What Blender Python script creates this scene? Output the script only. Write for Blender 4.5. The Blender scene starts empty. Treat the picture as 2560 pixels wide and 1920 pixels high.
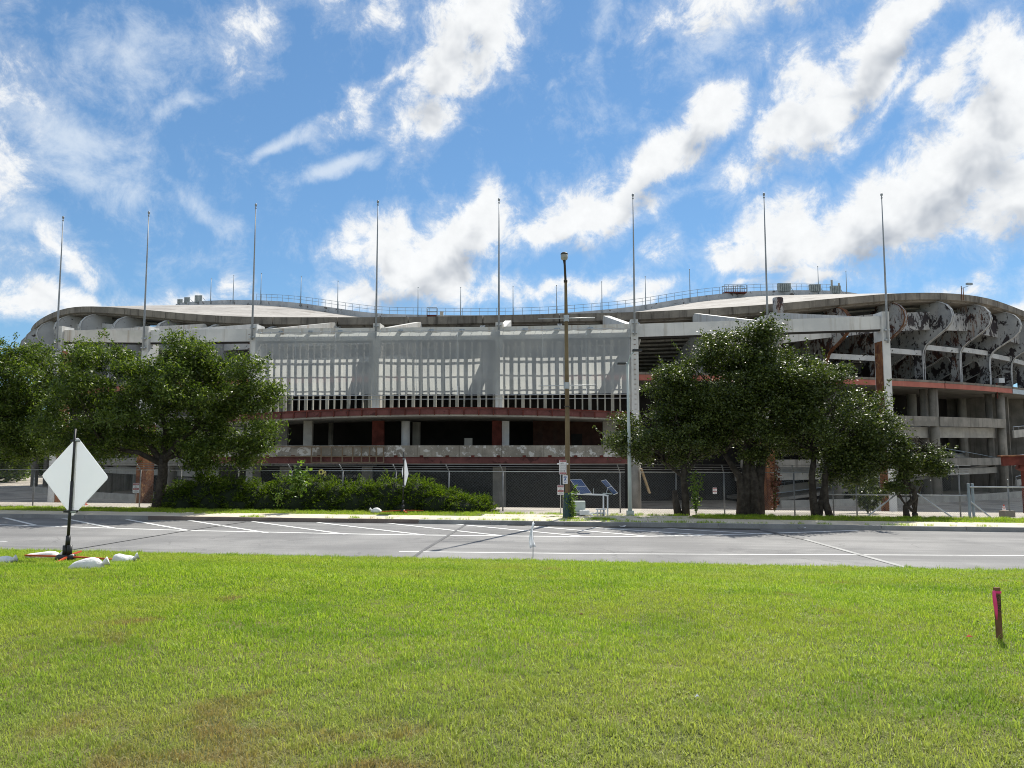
import bpy, math, random
import numpy as np
from mathutils import Vector, Matrix, Quaternion

R = math.radians
rnd = random.Random(7)
rng = np.random.default_rng(7)
scene = bpy.context.scene
col = scene.collection

# ------------------------------------------------------------------ camera
EYE = 3.2
PITCH = R(4.84)
FPX = 1851.7
cam_d = bpy.data.cameras.new('camera')
cam_d.sensor_width = 36.0
cam_d.lens = 36.0 * FPX / 2560.0
cam_d.clip_start = 0.1
cam_d.clip_end = 3000
cam = bpy.data.objects.new('camera', cam_d)
cam.location = (0, 0, EYE)
cam.rotation_euler = (R(90) + PITCH, 0, 0)
col.objects.link(cam)
scene.camera = cam

# ------------------------------------------------------------------ light, sky, exposure
SUN_AZ, SUN_EL = R(27.6), R(49)
SUN = Vector((math.sin(SUN_AZ) * math.cos(SUN_EL), math.cos(SUN_AZ) * math.cos(SUN_EL), math.sin(SUN_EL)))
sd = bpy.data.lights.new('sun', 'SUN')
sd.energy = 5.0
sd.angle = R(0.53)
sd.color = (1.0, 0.95, 0.86)
sun = bpy.data.objects.new('sun', sd)
sun.rotation_euler = SUN.to_track_quat('Z', 'Y').to_euler()
sun.location = (60, 120, 140)
col.objects.link(sun)

vs = scene.view_settings
vs.view_transform = 'Standard'
vs.look = 'None'
vs.exposure = 0.46
vs.gamma = 1.0
vs.use_curve_mapping = False
scene.render.engine = 'CYCLES'
scene.cycles.use_denoising = True
scene.cycles.denoiser = 'OPENIMAGEDENOISE'
scene.cycles.denoising_input_passes = 'RGB_ALBEDO_NORMAL'
scene.cycles.denoising_prefilter = 'NONE'
scene.cycles.filter_width = 1.0
scene.cycles.max_bounces = 7
scene.cycles.diffuse_bounces = 3
scene.cycles.glossy_bounces = 2
scene.cycles.transmission_bounces = 4
scene.cycles.transparent_max_bounces = 12
scene.cycles.sample_clamp_indirect = 6.0


def ray(x, y):
    a, b = (x - 1280) / FPX, (960 - y) / FPX
    cp, sp = math.cos(PITCH), math.sin(PITCH)
    return Vector((a, cp - b * sp, sp + b * cp))


def P(x, y, Y):                      # point seen at that place of the photograph, Y metres in front
    d = ray(x, y)
    return Vector((0, 0, EYE)) + d * (Y / d.y)


def G(x, y, z=0.0):                  # point on the level z
    d = ray(x, y)
    return Vector((0, 0, EYE)) + d * ((z - EYE) / d.z)


class NT:
    def __init__(s, nt):
        s.nt = nt

    def n(s, typ, ins=None, **kw):
        nd = s.nt.nodes.new(typ)
        for k, v in kw.items():
            setattr(nd, k, v)
        for k, v in (ins or {}).items():
            sk = nd.inputs[k]
            if isinstance(v, bpy.types.NodeSocket):
                s.nt.links.new(v, sk)
            else:
                sk.default_value = v
        return nd

    def m(s, op, a, b=None, c=None, clamp=False):
        ins = {0: a}
        if b is not None: ins[1] = b
        if c is not None: ins[2] = c
        return s.n('ShaderNodeMath', ins, operation=op, use_clamp=clamp).outputs[0]

    def vm(s, op, a, b=None):
        ins = {0: a}
        if b is not None: ins[1] = b
        nd = s.n('ShaderNodeVectorMath', ins, operation=op)
        return nd.outputs['Value'] if op in ('LENGTH', 'DOT_PRODUCT') else nd.outputs[0]

    def noise(s, vec, scale, detail=4, rough=.55, dist=0.0, out=0):
        nd = s.n('ShaderNodeTexNoise', {'Vector': vec, 'Scale': scale, 'Detail': detail, 'Roughness': rough, 'Distortion': dist})
        return nd.outputs[out]

    def smooth(s, v, a, b, lo=0.0, hi=1.0):
        return s.n('ShaderNodeMapRange', {0: v, 1: a, 2: b, 3: lo, 4: hi}, interpolation_type='SMOOTHSTEP').outputs[0]

    def mix(s, f, a, b, blend='MIX'):
        nd = s.n('ShaderNodeMix', data_type='RGBA', blend_type=blend)
        for i, v in ((0, f), (6, a), (7, b)):
            if isinstance(v, bpy.types.NodeSocket):
                s.nt.links.new(v, nd.inputs[i])
            else:
                nd.inputs[i].default_value = v if i == 0 else (*v, 1.0) if len(v) == 3 else v
        return nd.outputs[2]

    def mapping(s, vec, loc=(0, 0, 0), rot=(0, 0, 0), sc=(1, 1, 1), typ='POINT'):
        return s.n('ShaderNodeMapping', {0: vec, 1: loc, 2: rot, 3: sc}, vector_type=typ).outputs[0]

    def link(s, a, b):
        s.nt.links.new(a, b)


def make_world():
    w = bpy.data.worlds.new('World')
    scene.world = w
    w.use_nodes = True
    w.cycles.sampling_method = 'MANUAL'
    w.cycles.sample_map_resolution = 256
    w.node_tree.nodes.clear()

    def blob_field(name, blobs, warp, nscale, namp, nrough, det):
        g = bpy.data.node_groups.new(name, 'ShaderNodeTree')
        g.interface.new_socket('Vector', in_out='INPUT', socket_type='NodeSocketVector')
        g.interface.new_socket('Density', in_out='OUTPUT', socket_type='NodeSocketFloat')
        t = NT(g)
        vec = t.n('NodeGroupInput').outputs[0]
        wn = t.noise(vec, 7.0, 3, .55, 0, out=1)
        wv = t.vm('MULTIPLY', t.vm('SUBTRACT', wn, (.5, .5, .5)), (warp, warp, warp))
        wv = t.vm('ADD', vec, wv)
        cur = None
        for (x, y, rx, ry, ang, wgt) in blobs:
            d = ray(x, y)
            L = d.length
            d = d.normalized()
            r = d.cross(Vector((0, 0, 1))).normalized()
            u = r.cross(d).normalized()
            ca, sa = math.cos(R(ang)), math.sin(R(ang))
            a1, a2 = r * ca + u * sa, u * ca - r * sa
            m3 = Matrix((a1, a2, a1.cross(a2))).transposed()
            k = 1 / (FPX * L)
            mp = t.mapping(wv, tuple(d), tuple(m3.to_euler('XYZ')), (rx * k, ry * k, 3.0), 'TEXTURE')
            v = t.m('MULTIPLY', t.m('SUBTRACT', 1.0, t.vm('LENGTH', mp)), wgt)
            cur = v if cur is None else t.m('SMOOTH_MAX', cur, v, .18)
        cur = t.m('MAXIMUM', cur, -.6)
        # the same broken cloud goes on round the rest of the sky
        sep = t.n('ShaderNodeSeparateXYZ', {0: vec}).outputs
        back = t.smooth(sep[1], .62, .30)
        side = t.m('MULTIPLY', t.m('SUBTRACT', t.noise(vec, 2.6, 3, .5), .47), 3.2)
        side = t.m('SUBTRACT', side, t.m('MULTIPLY', t.m('SUBTRACT', 1.0, back), 3.0))
        cur = t.m('MAXIMUM', cur, side)
        f = t.noise(vec, nscale, det, nrough, .3)
        den = t.m('ADD', cur, t.m('MULTIPLY', t.m('SUBTRACT', f, .5), namp))
        out = t.n('NodeGroupOutput')
        t.link(den, out.inputs[0])
        return g

    cumulus = [
        (1225, 40, 110, 110, 20, 1.0), (1110, 130, 105, 120, 0, 1.0), (1060, 270, 95, 70, 10, .9), (935, 190, 130, 22, 42, .45),
        (1180, 150, 90, 60, 30, .8), (632, 60, 45, 90, -10, .5), (800, 10, 40, 30, 0, .3), (945, 20, 50, 35, 0, .35),
        (168, 628, 80, 42, -12, .65), (105, 735, 150, 60, 8, .8), (215, 740, 60, 40, 0, .6), (30, 775, 80, 45, 0, .6),
        (480, 742, 95, 34, 5, .7), (575, 735, 40, 25, 0, .5),
        (1050, 650, 185, 115, 0, 1.35), (1190, 575, 110, 75, 25, 1.2), (1280, 555, 80, 45, 0, .9), (870, 655, 60, 40, 20, .55), (850, 740, 60, 32, 0, .6), (960, 735, 150, 45, 0, .8),
        (1270, 745, 70, 35, 0, .6),
        (1380, 545, 140, 72, 10, 1.3), (1510, 520, 155, 90, 10, 1.4), (1590, 460, 110, 70, 45, 1.1), (1650, 390, 130, 66, 50, 1.1), (1785, 260, 130, 66, 40, 1.0),
        (1930, 350, 150, 72, 32, 1.1), (2060, 250, 190, 90, 44, 1.1), (2240, 90, 270, 110, 30, 1.15), (2240, 245, 150, 32, 25, .5),
        (1850, 625, 160, 55, 5, 1.0), (1990, 560, 165, 95, 15, 1.2), (2200, 530, 240, 115, 20, 1.35), (2390, 450, 250, 130, 26, 1.4),
        (2510, 350, 160, 150, 20, 1.2), (2430, 205, 170, 48, 38, .7), (2560, 160, 90, 90, 0, .9), (2640, 480, 220, 130, 10, 1.2),
        (2050, 690, 110, 26, 5, .6), (1865, 703, 40, 14, 10, .4), (1345, 750, 85, 28, 10, .65), (1480, 745, 110, 26, 14, .65), (1640, 748, 75, 20, 10, .5),
        (2430, 735, 70, 20, 10, .45), (2540, 765, 90, 32, 10, .7), (-140, 420, 150, 300, 0, .7), (2700, 700, 120, 60, 0, .8), (2040, -150, 400, 110, 10, .9)]
    cirrus = [
        (330, 130, 280, 110, 20, .75), (160, 300, 250, 110, -15, .95), (230, 420, 280, 110, -8, .8), (60, 560, 190, 110, 0, .6),
        (470, 250, 80, 40, 15, .9), (500, 500, 190, 34, -40, .7), (712, 353, 150, 34, 42, 1.2), (828, 405, 165, 38, 40, 1.2),
        (1780, 90, 190, 90, 25, .6), (1560, 280, 220, 50, -5, .5), (1470, 120, 30, 200, -8, .4), (1700, 490, 130, 30, 25, .5),
        (1395, 240, 40, 20, 30, .5), (400, 660, 60, 40, 40, .35), (530, 640, 60, 40, 40, .3)]
    g1 = blob_field('cumulus_field', cumulus, .13, 19.0, 2.9, .70, 9)
    g3 = blob_field('cumulus_mass', cumulus, .13, 19.0, 2.2, .6, 3)
    g2 = blob_field('cirrus_field', cirrus, .12, 21.0, 1.9, .70, 7)
    t = NT(w.node_tree)
    d = t.n('ShaderNodeTexCoord').outputs['Generated']
    sky = t.n('ShaderNodeTexSky', sky_type='NISHITA', sun_disc=False, sun_elevation=SUN_EL, sun_rotation=SUN_AZ,
              altitude=20, air_density=1.0, dust_density=.05, ozone_density=1.6).outputs[0]
    sky = t.n('ShaderNodeGamma', {0: sky, 1: .68}).outputs[0]
    sky = t.mix(1.0, sky, (.76, 1.17, 1.55), 'MULTIPLY')

    def field(g, v):
        nd = t.n('ShaderNodeGroup', {}, node_tree=g)
        t.link(v, nd.inputs[0])
        return nd.outputs[0]
    den = field(g1, d)
    up = t.vm('NORMALIZE', t.vm('ADD', d, (.018, 0, .05)))
    den_up = field(g3, up)
    alpha = t.m('ADD', t.smooth(den, -.10, .55, 0, .74), t.smooth(den, -.62, .2, 0, .26))
    grey = t.smooth(den_up, .2, 1.7)
    fine = t.noise(d, 40, 6, .65)
    cc = t.mix(grey, (6.9, 7.0, 7.1), (2.9, 3.25, 3.8))
    cc = t.mix(1.0, cc, t.mix(fine, (.88, .89, .90), (1.12, 1.12, 1.11)), 'MULTIPLY')
    ci = field(g2, d)
    ca = t.smooth(ci, -.05, 1.15, 0, .68)
    c = t.mix(ca, sky, (6.2, 6.7, 7.2))
    c = t.mix(alpha, c, cc)
    bg = t.n('ShaderNodeBackground', {0: c, 1: 0.099})
    out = t.n('ShaderNodeOutputWorld')
    t.link(bg.outputs[0], out.inputs[0])


make_world()

# ------------------------------------------------------------------ helpers
def tag(o, label=None, cat=None, group=None, kind=None):
    if label: o['label'] = label
    if cat: o['category'] = cat
    if group: o['group'] = group
    if kind: o['kind'] = kind
    return o


def empty(name, loc=(0, 0, 0), rz=0.0):
    o = bpy.data.objects.new(name, None)
    o.location = loc
    o.rotation_euler = (0, 0, rz)
    o.empty_display_size = .3
    col.objects.link(o)
    return o


class MB:
    def __init__(s):
        s.v, s.f = [], []

    def add(s, vs_, fs_):
        k = len(s.v)
        s.v += [tuple(p) for p in vs_]
        s.f += [tuple(i + k for i in f) for f in fs_]
        return s

    def hexa(s, p):                 # 4 bottom, 4 top, same winding
        return s.add(p, [(3, 2, 1, 0), (4, 5, 6, 7), (0, 1, 5, 4), (1, 2, 6, 5), (2, 3, 7, 6), (3, 0, 4, 7)])

    def box(s, c, size, rz=0.0):
        x, y, z = size[0] / 2, size[1] / 2, size[2] / 2
        ca, sa = math.cos(rz), math.sin(rz)
        q = []
        for dz in (-z, z):
            for dx, dy in ((-x, -y), (x, -y), (x, y), (-x, y)):
                q.append((c[0] + dx * ca - dy * sa, c[1] + dx * sa + dy * ca, c[2] + dz))
        return s.hexa(q)

    def bar(s, a, b, w, h, up=(0, 0, 1)):
        a, b = Vector(a), Vector(b)
        d = (b - a).normalized()
        sd_ = d.cross(Vector(up))
        if sd_.length < 1e-4: sd_ = d.cross(Vector((1, 0, 0)))
        sd_ = sd_.normalized() * (w / 2)
        u = sd_.cross(d).normalized() * (h / 2)
        return s.hexa([a - sd_ - u, a + sd_ - u, b + sd_ - u, b - sd_ - u, a - sd_ + u, a + sd_ + u, b + sd_ + u, b - sd_ + u])

    def tube(s, pts, rad, n=8, cap=True):
        pts = [Vector(p) for p in pts]
        if not hasattr(rad, '__len__'): rad = [rad] * len(pts)
        k = len(s.v)
        prev = None
        for i, p in enumerate(pts):
            d = (pts[min(i + 1, len(pts) - 1)] - pts[max(i - 1, 0)]).normalized()
            ref = Vector((0, 0, 1)) if abs(d.z) < .9 else Vector((1, 0, 0))
            if prev is not None: ref = prev
            a = d.cross(ref)
            if a.length < 1e-5: a = d.cross(Vector((0, 1, 0)))
            a = a.normalized()
            b = d.cross(a).normalized()
            prev = a.cross(d).normalized() if False else ref
            for j in range(n):
                t = 2 * math.pi * j / n
                s.v.append(tuple(p + a * math.cos(t) * rad[i] + b * math.sin(t) * rad[i]))
        for i in range(len(pts) - 1):
            for j in range(n):
                q = k + i * n
                s.f.append((q + j, q + (j + 1) % n, q + n + (j + 1) % n, q + n + j))
        if cap:
            s.f.append(tuple(k + j for j in range(n))[::-1])
            s.f.append(tuple(k + (len(pts) - 1) * n + j for j in range(n)))
        return s

    def lathe(s, c, prof, n=16):    # profile of (r, z)
        k = len(s.v)
        for r_, z in prof:
            for j in range(n):
                t = 2 * math.pi * j / n
                s.v.append((c[0] + r_ * math.cos(t), c[1] + r_ * math.sin(t), c[2] + z))
        for i in range(len(prof) - 1):
            for j in range(n):
                q = k + i * n
                s.f.append((q + j, q + (j + 1) % n, q + n + (j + 1) % n, q + n + j))
        s.f.append(tuple(k + j for j in range(n))[::-1])
        s.f.append(tuple(k + (len(prof) - 1) * n + j for j in range(n)))
        return s

    def extrude(s, poly, off):      # closed 3d polygon and an offset vector
        n = len(poly)
        off = Vector(off)
        k = len(s.v)
        s.v += [tuple(Vector(p)) for p in poly] + [tuple(Vector(p) + off) for p in poly]
        s.f.append(tuple(k + i for i in range(n))[::-1])
        s.f.append(tuple(k + n + i for i in range(n)))
        for i in range(n):
            j = (i + 1) % n
            s.f.append((k + i, k + j, k + n + j, k + n + i))
        return s

    def mesh(s, name):
        me = bpy.data.meshes.new(name)
        me.from_pydata(s.v, [], s.f)
        me.update()
        return me

    def build(s, name, mat, parent=None, smooth=False, local=False):
        me = s.mesh(name)
        me.materials.append(mat)
        if smooth:
            for p in me.polygons: p.use_smooth = True
        return link(name, me, parent, local)


def link(name, me, parent=None, local=False):
    o = bpy.data.objects.new(name, me)
    col.objects.link(o)
    if parent is not None:
        o.parent = parent
        if not local:
            o.matrix_parent_inverse = world_of(parent).inverted()
    return o


def world_of(p):
    m = Matrix.Translation(p.location) @ p.rotation_euler.to_matrix().to_4x4()
    if p.parent is not None:
        m = world_of(p.parent) @ p.matrix_parent_inverse @ m
    return m


def copy_tree(o, parent=None):
    c = o.copy()
    col.objects.link(c)
    if parent is not None: c.parent = parent
    for ch in o.children:
        copy_tree(ch, c)
    return c


def text(body, size, loc, rot, mat, parent, name='lettering', extrude=0.0, align='CENTER'):
    cu = bpy.data.curves.new(name, 'FONT')
    cu.body = body
    cu.size = size
    cu.align_x = align
    cu.align_y = 'CENTER'
    cu.extrude = extrude
    cu.materials.append(mat)
    tmp = bpy.data.objects.new(name, cu)
    me = bpy.data.meshes.new_from_object(tmp)
    bpy.data.objects.remove(tmp)
    o = bpy.data.objects.new(name, me)
    col.objects.link(o)
    o.location = loc
    o.rotation_euler = rot
    if parent is not None:
        o.parent = parent
        o.matrix_parent_inverse = world_of(parent).inverted()
    return o

# ------------------------------------------------------------------ materials
MATS = {}


def new_mat(name):
    m = bpy.data.materials.new(name)
    m.use_nodes = True
    m.node_tree.nodes.clear()
    t = NT(m.node_tree)
    bs = t.n('ShaderNodeBsdfPrincipled')
    out = t.n('ShaderNodeOutputMaterial')
    t.link(bs.outputs[0], out.inputs[0])
    MATS[name] = m
    return m, t, bs, out


def surf(name, c1, c2, scale=1.0, rough=.8, streak=0.0, streak_col=(.05, .045, .04), fine=0.0, fine_scale=60, bump=0.0, metal=0.0, spec=.3, patches=None, contrast=(.35, .65)):
    m, t, bs, out = new_mat(name)
    pos = t.n('ShaderNodeNewGeometry').outputs['Position']
    n1 = t.noise(pos, scale, 6, .6)
    c = t.mix(t.smooth(n1, *contrast), c1, c2)
    if streak:
        st = t.noise(t.mapping(pos, sc=(2.2, 2.2, .16)), 1.0, 5, .6)
        c = t.mix(t.smooth(st, .5, .72, 0, streak), c, streak_col)
    for (pc, ps, lo, hi, amt) in (patches or []):
        pn = t.noise(t.mapping(pos, (3.1, 7.7, 1.3)), ps, 7, .62, .4)
        c = t.mix(t.smooth(pn, lo, hi, 0, amt), c, pc)
    if fine:
        fn = t.noise(pos, fine_scale, 2, .6)
        c = t.mix(fine, c, t.mix(fn, (0, 0, 0), (1, 1, 1)), 'OVERLAY')
    t.link(c, bs.inputs['Base Color'])
    bs.inputs['Roughness'].default_value = rough
    bs.inputs['Metallic'].default_value = metal
    bs.inputs['Specular IOR Level'].default_value = spec
    if bump:
        b = t.n('ShaderNodeBump', {'Strength': bump, 'Distance': .03, 'Height': t.noise(pos, fine_scale * .4, 4, .6)})
        t.link(b.outputs[0], bs.inputs['Normal'])
    return m


def peel_mat(name, rust, lo_amt, hi_amt, zlo=11.5, zhi=18.5):
    """white paint that has flaked off in ragged patches, more of it lower down, with rust runs"""
    m, t, bs, out = new_mat(name)
    pos = t.n('ShaderNodeNewGeometry').outputs['Position']
    c = t.mix(t.smooth(t.noise(pos, .5, 5, .6), .35, .65), (.29, .30, .31), (.42, .42, .41))
    c = t.mix(t.smooth(t.noise(t.mapping(pos, sc=(2.5, 2.5, .2)), 1.0, 6, .65), .5, .75, 0, .35 + .5 * rust), c, (.26, .13, .06) if rust else (.25, .21, .17))
    sep = t.n('ShaderNodeSeparateXYZ', {0: pos}).outputs
    thr = t.smooth(sep[2], zlo, zhi, lo_amt, hi_amt)
    pn = t.noise(t.mapping(pos, (3.1, 7.7, 1.3), sc=(1.0, 1.0, .7)), .75, 9, .70, .5)
    pf = t.noise(t.mapping(pos, (1.1, .7, 5.3), sc=(1, 1, .6)), 3.0, 7, .65, .3)
    f1 = t.smooth(t.m('SUBTRACT', pn, thr), 0, .02)
    f2 = t.smooth(t.m('SUBTRACT', pf, t.m('ADD', thr, .06)), 0, .02)
    f = t.m('MAXIMUM', f1, f2)
    under = t.mix(t.smooth(t.noise(pos, 3, 4, .6), .4, .6), (.022, .019, .024), (.07, .028, .018) if rust else (.035, .026, .028))
    c = t.mix(f, c, under)
    if rust:
        rf = t.smooth(t.noise(t.mapping(pos, sc=(2.2, 2.2, .5)), 1.6, 7, .68, .3), .55, .62, 0, .85)
        c = t.mix(rf, c, (.10, .034, .016))
    t.link(c, bs.inputs['Base Color'])
    bs.inputs['Roughness'].default_value = .7
    return m


def leaf_mat(name, cols, rough=.38, trans=.35, spec=.5, patch=None):
    m, t, bs, out = new_mat(name)
    geo = t.n('ShaderNodeNewGeometry')
    rp = t.n('ShaderNodeValToRGB', {0: geo.outputs['Random Per Island']})
    el = rp.color_ramp.elements
    el[0].color = (*cols[0], 1); el[1].color = (*cols[-1], 1)
    for i, c in enumerate(cols[1:-1]):
        e = el.new((i + 1) / (len(cols) - 1)); e.color = (*c, 1)
    c = rp.outputs[0]
    if patch:
        c = t.mix(t.smooth(t.noise(geo.outputs['Position'], patch[1], 3, .5), .45, .7, 0, patch[2]), c, patch[0])
    t.link(c, bs.inputs['Base Color'])
    bs.inputs['Roughness'].default_value = rough
    bs.inputs['Specular IOR Level'].default_value = spec
    tr = t.n('ShaderNodeBsdfTranslucent', {0: t.mix(1.0, c, (1.5, 1.6, .7), 'MULTIPLY')})
    mx = t.n('ShaderNodeMixShader', {0: trans, 1: bs.outputs[0], 2: tr.outputs[0]})
    t.link(mx.outputs[0], out.inputs[0])
    return m


white_bits = [((.50, .49, .46), 1.3, .60, .68, .6)]
CONC = surf('stained_concrete', (.19, .18, .155), (.285, .265, .23), .6, .9, .55, (.07, .06, .05), .25, 25, .3)
CONC_D = surf('rim_concrete', (.15, .135, .115), (.24, .215, .18), .5, .9, .75, (.045, .038, .03), .2, 20, .3, patches=[((.42, .40, .36), 1.4, .66, .72, .5)])
CONC_L = surf('pale_concrete', (.31, .30, .27), (.41, .395, .35), .8, .9, .35, (.18, .16, .13), .15, 25, .2)
CONC_PATCH = surf('patched_concrete', (.20, .185, .155), (.30, .28, .235), .7, .9, .5, (.09, .075, .055), .25, 25, .3, patches=[((.55, .55, .52), 1.7, .55, .60, .8), ((.45, .45, .43), 4.0, .60, .66, .6)])
PAINT = surf('white_paint', (.48, .49, .485), (.60, .60, .58), .4, .6, .5, (.30, .27, .22), .06, 30, spec=.4)
PAINT_ST = surf('stained_white_paint', (.50, .49, .45), (.62, .60, .56), .5, .6, .6, (.28, .19, .11), .08, 30, patches=[((.38, .22, .09), .9, .62, .75, .5)])
PEEL_LIGHT = surf('lightly_peeling_paint', (.42, .43, .44), (.53, .54, .54), .5, .65, .2, (.28, .24, .2), .08, 30, patches=[((.03, .022, .022), 1.6, .63, .645, 1.0)])
PEEL = peel_mat('peeling_white_paint', 0, .49, .555)
PEEL_RUST = peel_mat('rusted_peeling_paint', 1, .49, .54)
PANEL = peel_mat('flaked_wall_paint', 0, .5, .53, 10, 30)
RUST = surf('rust', (.085, .03, .016), (.20, .085, .035), 1.2, .9, .5, (.03, .015, .01), .3, 30, .4, patches=[((.33, .20, .09), 1.5, .56, .68, .8)])
RUST_RED = surf('dark_red_rust', (.075, .018, .013), (.14, .035, .025), 1.2, .85, .4, (.02, .01, .01), .3, 30)
SALMON = surf('faded_red_paint', (.36, .115, .085), (.42, .15, .11), .5, .75, .3, (.20, .08, .06), .1, 30)
RED = surf('worn_dark_red_paint', (.105, .038, .034), (.165, .062, .055), .8, .75, .35, (.05, .018, .015), .2, 30, patches=[((.04, .012, .012), 1.2, .57, .66, .8), ((.32, .17, .155), 2.2, .66, .71, .6)])
ROOF = surf('white_roof_coating', (.33, .31, .285), (.41, .39, .36), .25, .9, 0, fine=.12, fine_scale=5, patches=[((.22, .20, .175), .35, .50, .66, .8), ((.26, .24, .21), 1.6, .52, .62, .5)])
ROOF_WALL = surf('peeling_roof_wall', (.34, .36, .38), (.46, .47, .48), .6, .8, .2, patches=[((.09, .07, .06), .9, .59, .63, .9)])
DARK = surf('dark_interior', (.018, .016, .015), (.03, .027, .025), .5, .9)  # near black: the shade of the unlit interior is put into the colour
BRICK = surf('brown_brick', (.06, .028, .02), (.09, .045, .033), 2, .9, .3, fine=.25, fine_scale=14)
STEEL = surf('galvanised_steel', (.36, .38, .40), (.46, .48, .49), 2, .45, metal=.5)
FENCE = surf('dull_fence_steel', (.17, .175, .18), (.24, .245, .25), 2, .55, metal=.3)
POLE = surf('grey_pole_paint', (.20, .225, .25), (.27, .295, .32), 1, .5, spec=.5)
STEEL_B = surf('blue_grey_steel', (.22, .27, .31), (.30, .35, .39), 1, .5)
TAN = surf('weathered_timber', (.30, .21, .11), (.38, .28, .16), 1.5, .85, .3)
LAMP_P = surf('rusty_tan_pole_paint', (.14, .10, .052), (.20, .15, .08), .8, .7, .55, (.07, .035, .015), .15, 30)
PALE_GREEN = surf('pale_green_pole_paint', (.42, .48, .45), (.50, .55, .52), 1, .5)
BLACK = surf('black_plastic', (.012, .012, .013), (.02, .02, .021), 2, .45, spec=.5)
ORANGE = surf('orange_red_steel', (.42, .06, .02), (.52, .085, .03), 2, .45)
CONE = surf('cone_orange', (.55, .07, .025), (.65, .10, .04), 2, .5)
WHITE = surf('white_plastic', (.70, .71, .72), (.78, .79, .79), 2, .5)
SIGNBACK = surf('sign_back', (.78, .80, .81), (.82, .83, .84), 1, .35, fine=.05)
_t = NT(SIGNBACK.node_tree)
_bs = [n for n in SIGNBACK.node_tree.nodes if n.type == 'BSDF_PRINCIPLED'][0]
_ot = [n for n in SIGNBACK.node_tree.nodes if n.type == 'OUTPUT_MATERIAL'][0]
_mx = _t.n('ShaderNodeMixShader', {0: .5, 1: _bs.outputs[0], 2: _t.n('ShaderNodeBsdfTranslucent', {0: (.95, .97, 1, 1)}).outputs[0]})
_t.link(_mx.outputs[0], _ot.inputs[0])
BAG = surf('white_woven_bag', (.68, .68, .67), (.78, .78, .76), 6, .8, fine=.15, fine_scale=90, bump=.5)
SIGN_W = surf('sign_white', (.68, .66, .66), (.74, .72, .71), 2, .5)
SIGN_R = surf('sign_red', (.28, .03, .035), (.34, .045, .045), 2, .5)
INK = surf('sign_ink', (.02, .02, .022), (.03, .03, .032), 2, .6)
INK_B = surf('sign_blue_ink', (.03, .10, .28), (.05, .14, .34), 2, .6)
WOOD = surf('dark_stake_wood', (.15, .075, .04), (.22, .12, .065), 8, .85, .4)
PINK = surf('pink_ribbon', (.80, .05, .20), (.86, .07, .25), 3, .5)
BARK = surf('bark', (.035, .028, .022), (.075, .062, .05), 5, .95, .3, fine=.4, fine_scale=30, bump=.8)
LITTER = surf('white_litter', (.7, .7, .7), (.8, .8, .8), 5, .7)
LAMPGLASS = surf('lamp_glass', (.30, .30, .26), (.38, .37, .32), 2, .3, spec=.5)

LEAF_A = leaf_mat('light_green_leaf', [(.028, .05, .007), (.055, .09, .012), (.09, .135, .019), (.17, .21, .038)], .45, .38, .45)
LEAF_B = leaf_mat('dark_glossy_leaf', [(.022, .036, .006), (.042, .064, .010), (.07, .098, .014), (.13, .155, .03)], .45, .26, .5)
LEAF_C = leaf_mat('weed_leaf', [(.06, .11, .02), (.11, .18, .03), (.16, .22, .05)], .45, .45)
JUNI = leaf_mat('juniper_needle', [(.018, .038, .005), (.065, .11, .009), (.16, .215, .018)], .6, .42, .25)
REDLEAF = leaf_mat('withered_vine_leaf', [(.10, .03, .02), (.18, .07, .05), (.2, .1, .07)], .6, .2, .3)


def grass_mat():
    m, t, bs, out = new_mat('grass_blade')
    geo = t.n('ShaderNodeNewGeometry')
    pos = geo.outputs['Position']
    oi = t.n('ShaderNodeObjectInfo').outputs['Random']
    rp = t.n('ShaderNodeValToRGB', {0: t.m('FRACT', t.m('ADD', geo.outputs['Random Per Island'], oi))})
    e = rp.color_ramp.elements
    e[0].color = (.135, .235, .011, 1); e[1].color = (.48, .56, .085, 1)
    k = e.new(.5); k.color = (.28, .42, .025, 1)
    c = rp.outputs[0]
    big = t.noise(t.mapping(pos, (2.0, .4, 0)), .34, 4, .6, .3)
    c = t.mix(t.smooth(big, .44, .66, 0, .62), c, (.36, .40, .07))
    sep = t.n('ShaderNodeSeparateXYZ', {0: pos}).outputs
    c = t.mix(t.smooth(sep[1], 8.5, 3.4, 0, .6), c, (.38, .38, .14))
    dk = t.noise(t.mapping(pos, (11, 3, 0), sc=(.55, 1.0, 1)), .9, 5, .65, .3)
    c = t.mix(t.smooth(dk, .48, .68, 0, .55), c, (.12, .24, .012))
    st = t.noise(t.mapping(pos, (1, 8, 0)), 1.7, 5, .7, .2)
    c = t.mix(t.smooth(st, .56, .74, 0, .4), c, (.44, .42, .17))
    dry = t.m('ADD', t.noise(t.mapping(pos, (5.3, 1.2, 0)), .95, 5, .65, .4), t.m('MULTIPLY', t.smooth(t.vm('LENGTH', t.vm('SUBTRACT', pos, (-1.5, 4.0, 1.5))), 2.2, .3), .22))
    c = t.mix(t.smooth(dry, .60, .74, 0, .85), c, (.30, .21, .10))
    t.link(c, bs.inputs['Base Color'])
    bs.inputs['Roughness'].default_value = .5
    bs.inputs['Specular IOR Level'].default_value = .22
    tr = t.n('ShaderNodeBsdfTranslucent', {0: t.mix(1.0, c, (1.25, 1.3, .8), 'MULTIPLY')})
    mx = t.n('ShaderNodeMixShader', {0: .45, 1: bs.outputs[0], 2: tr.outputs[0]})
    t.link(mx.outputs[0], out.inputs[0])
    return m


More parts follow.
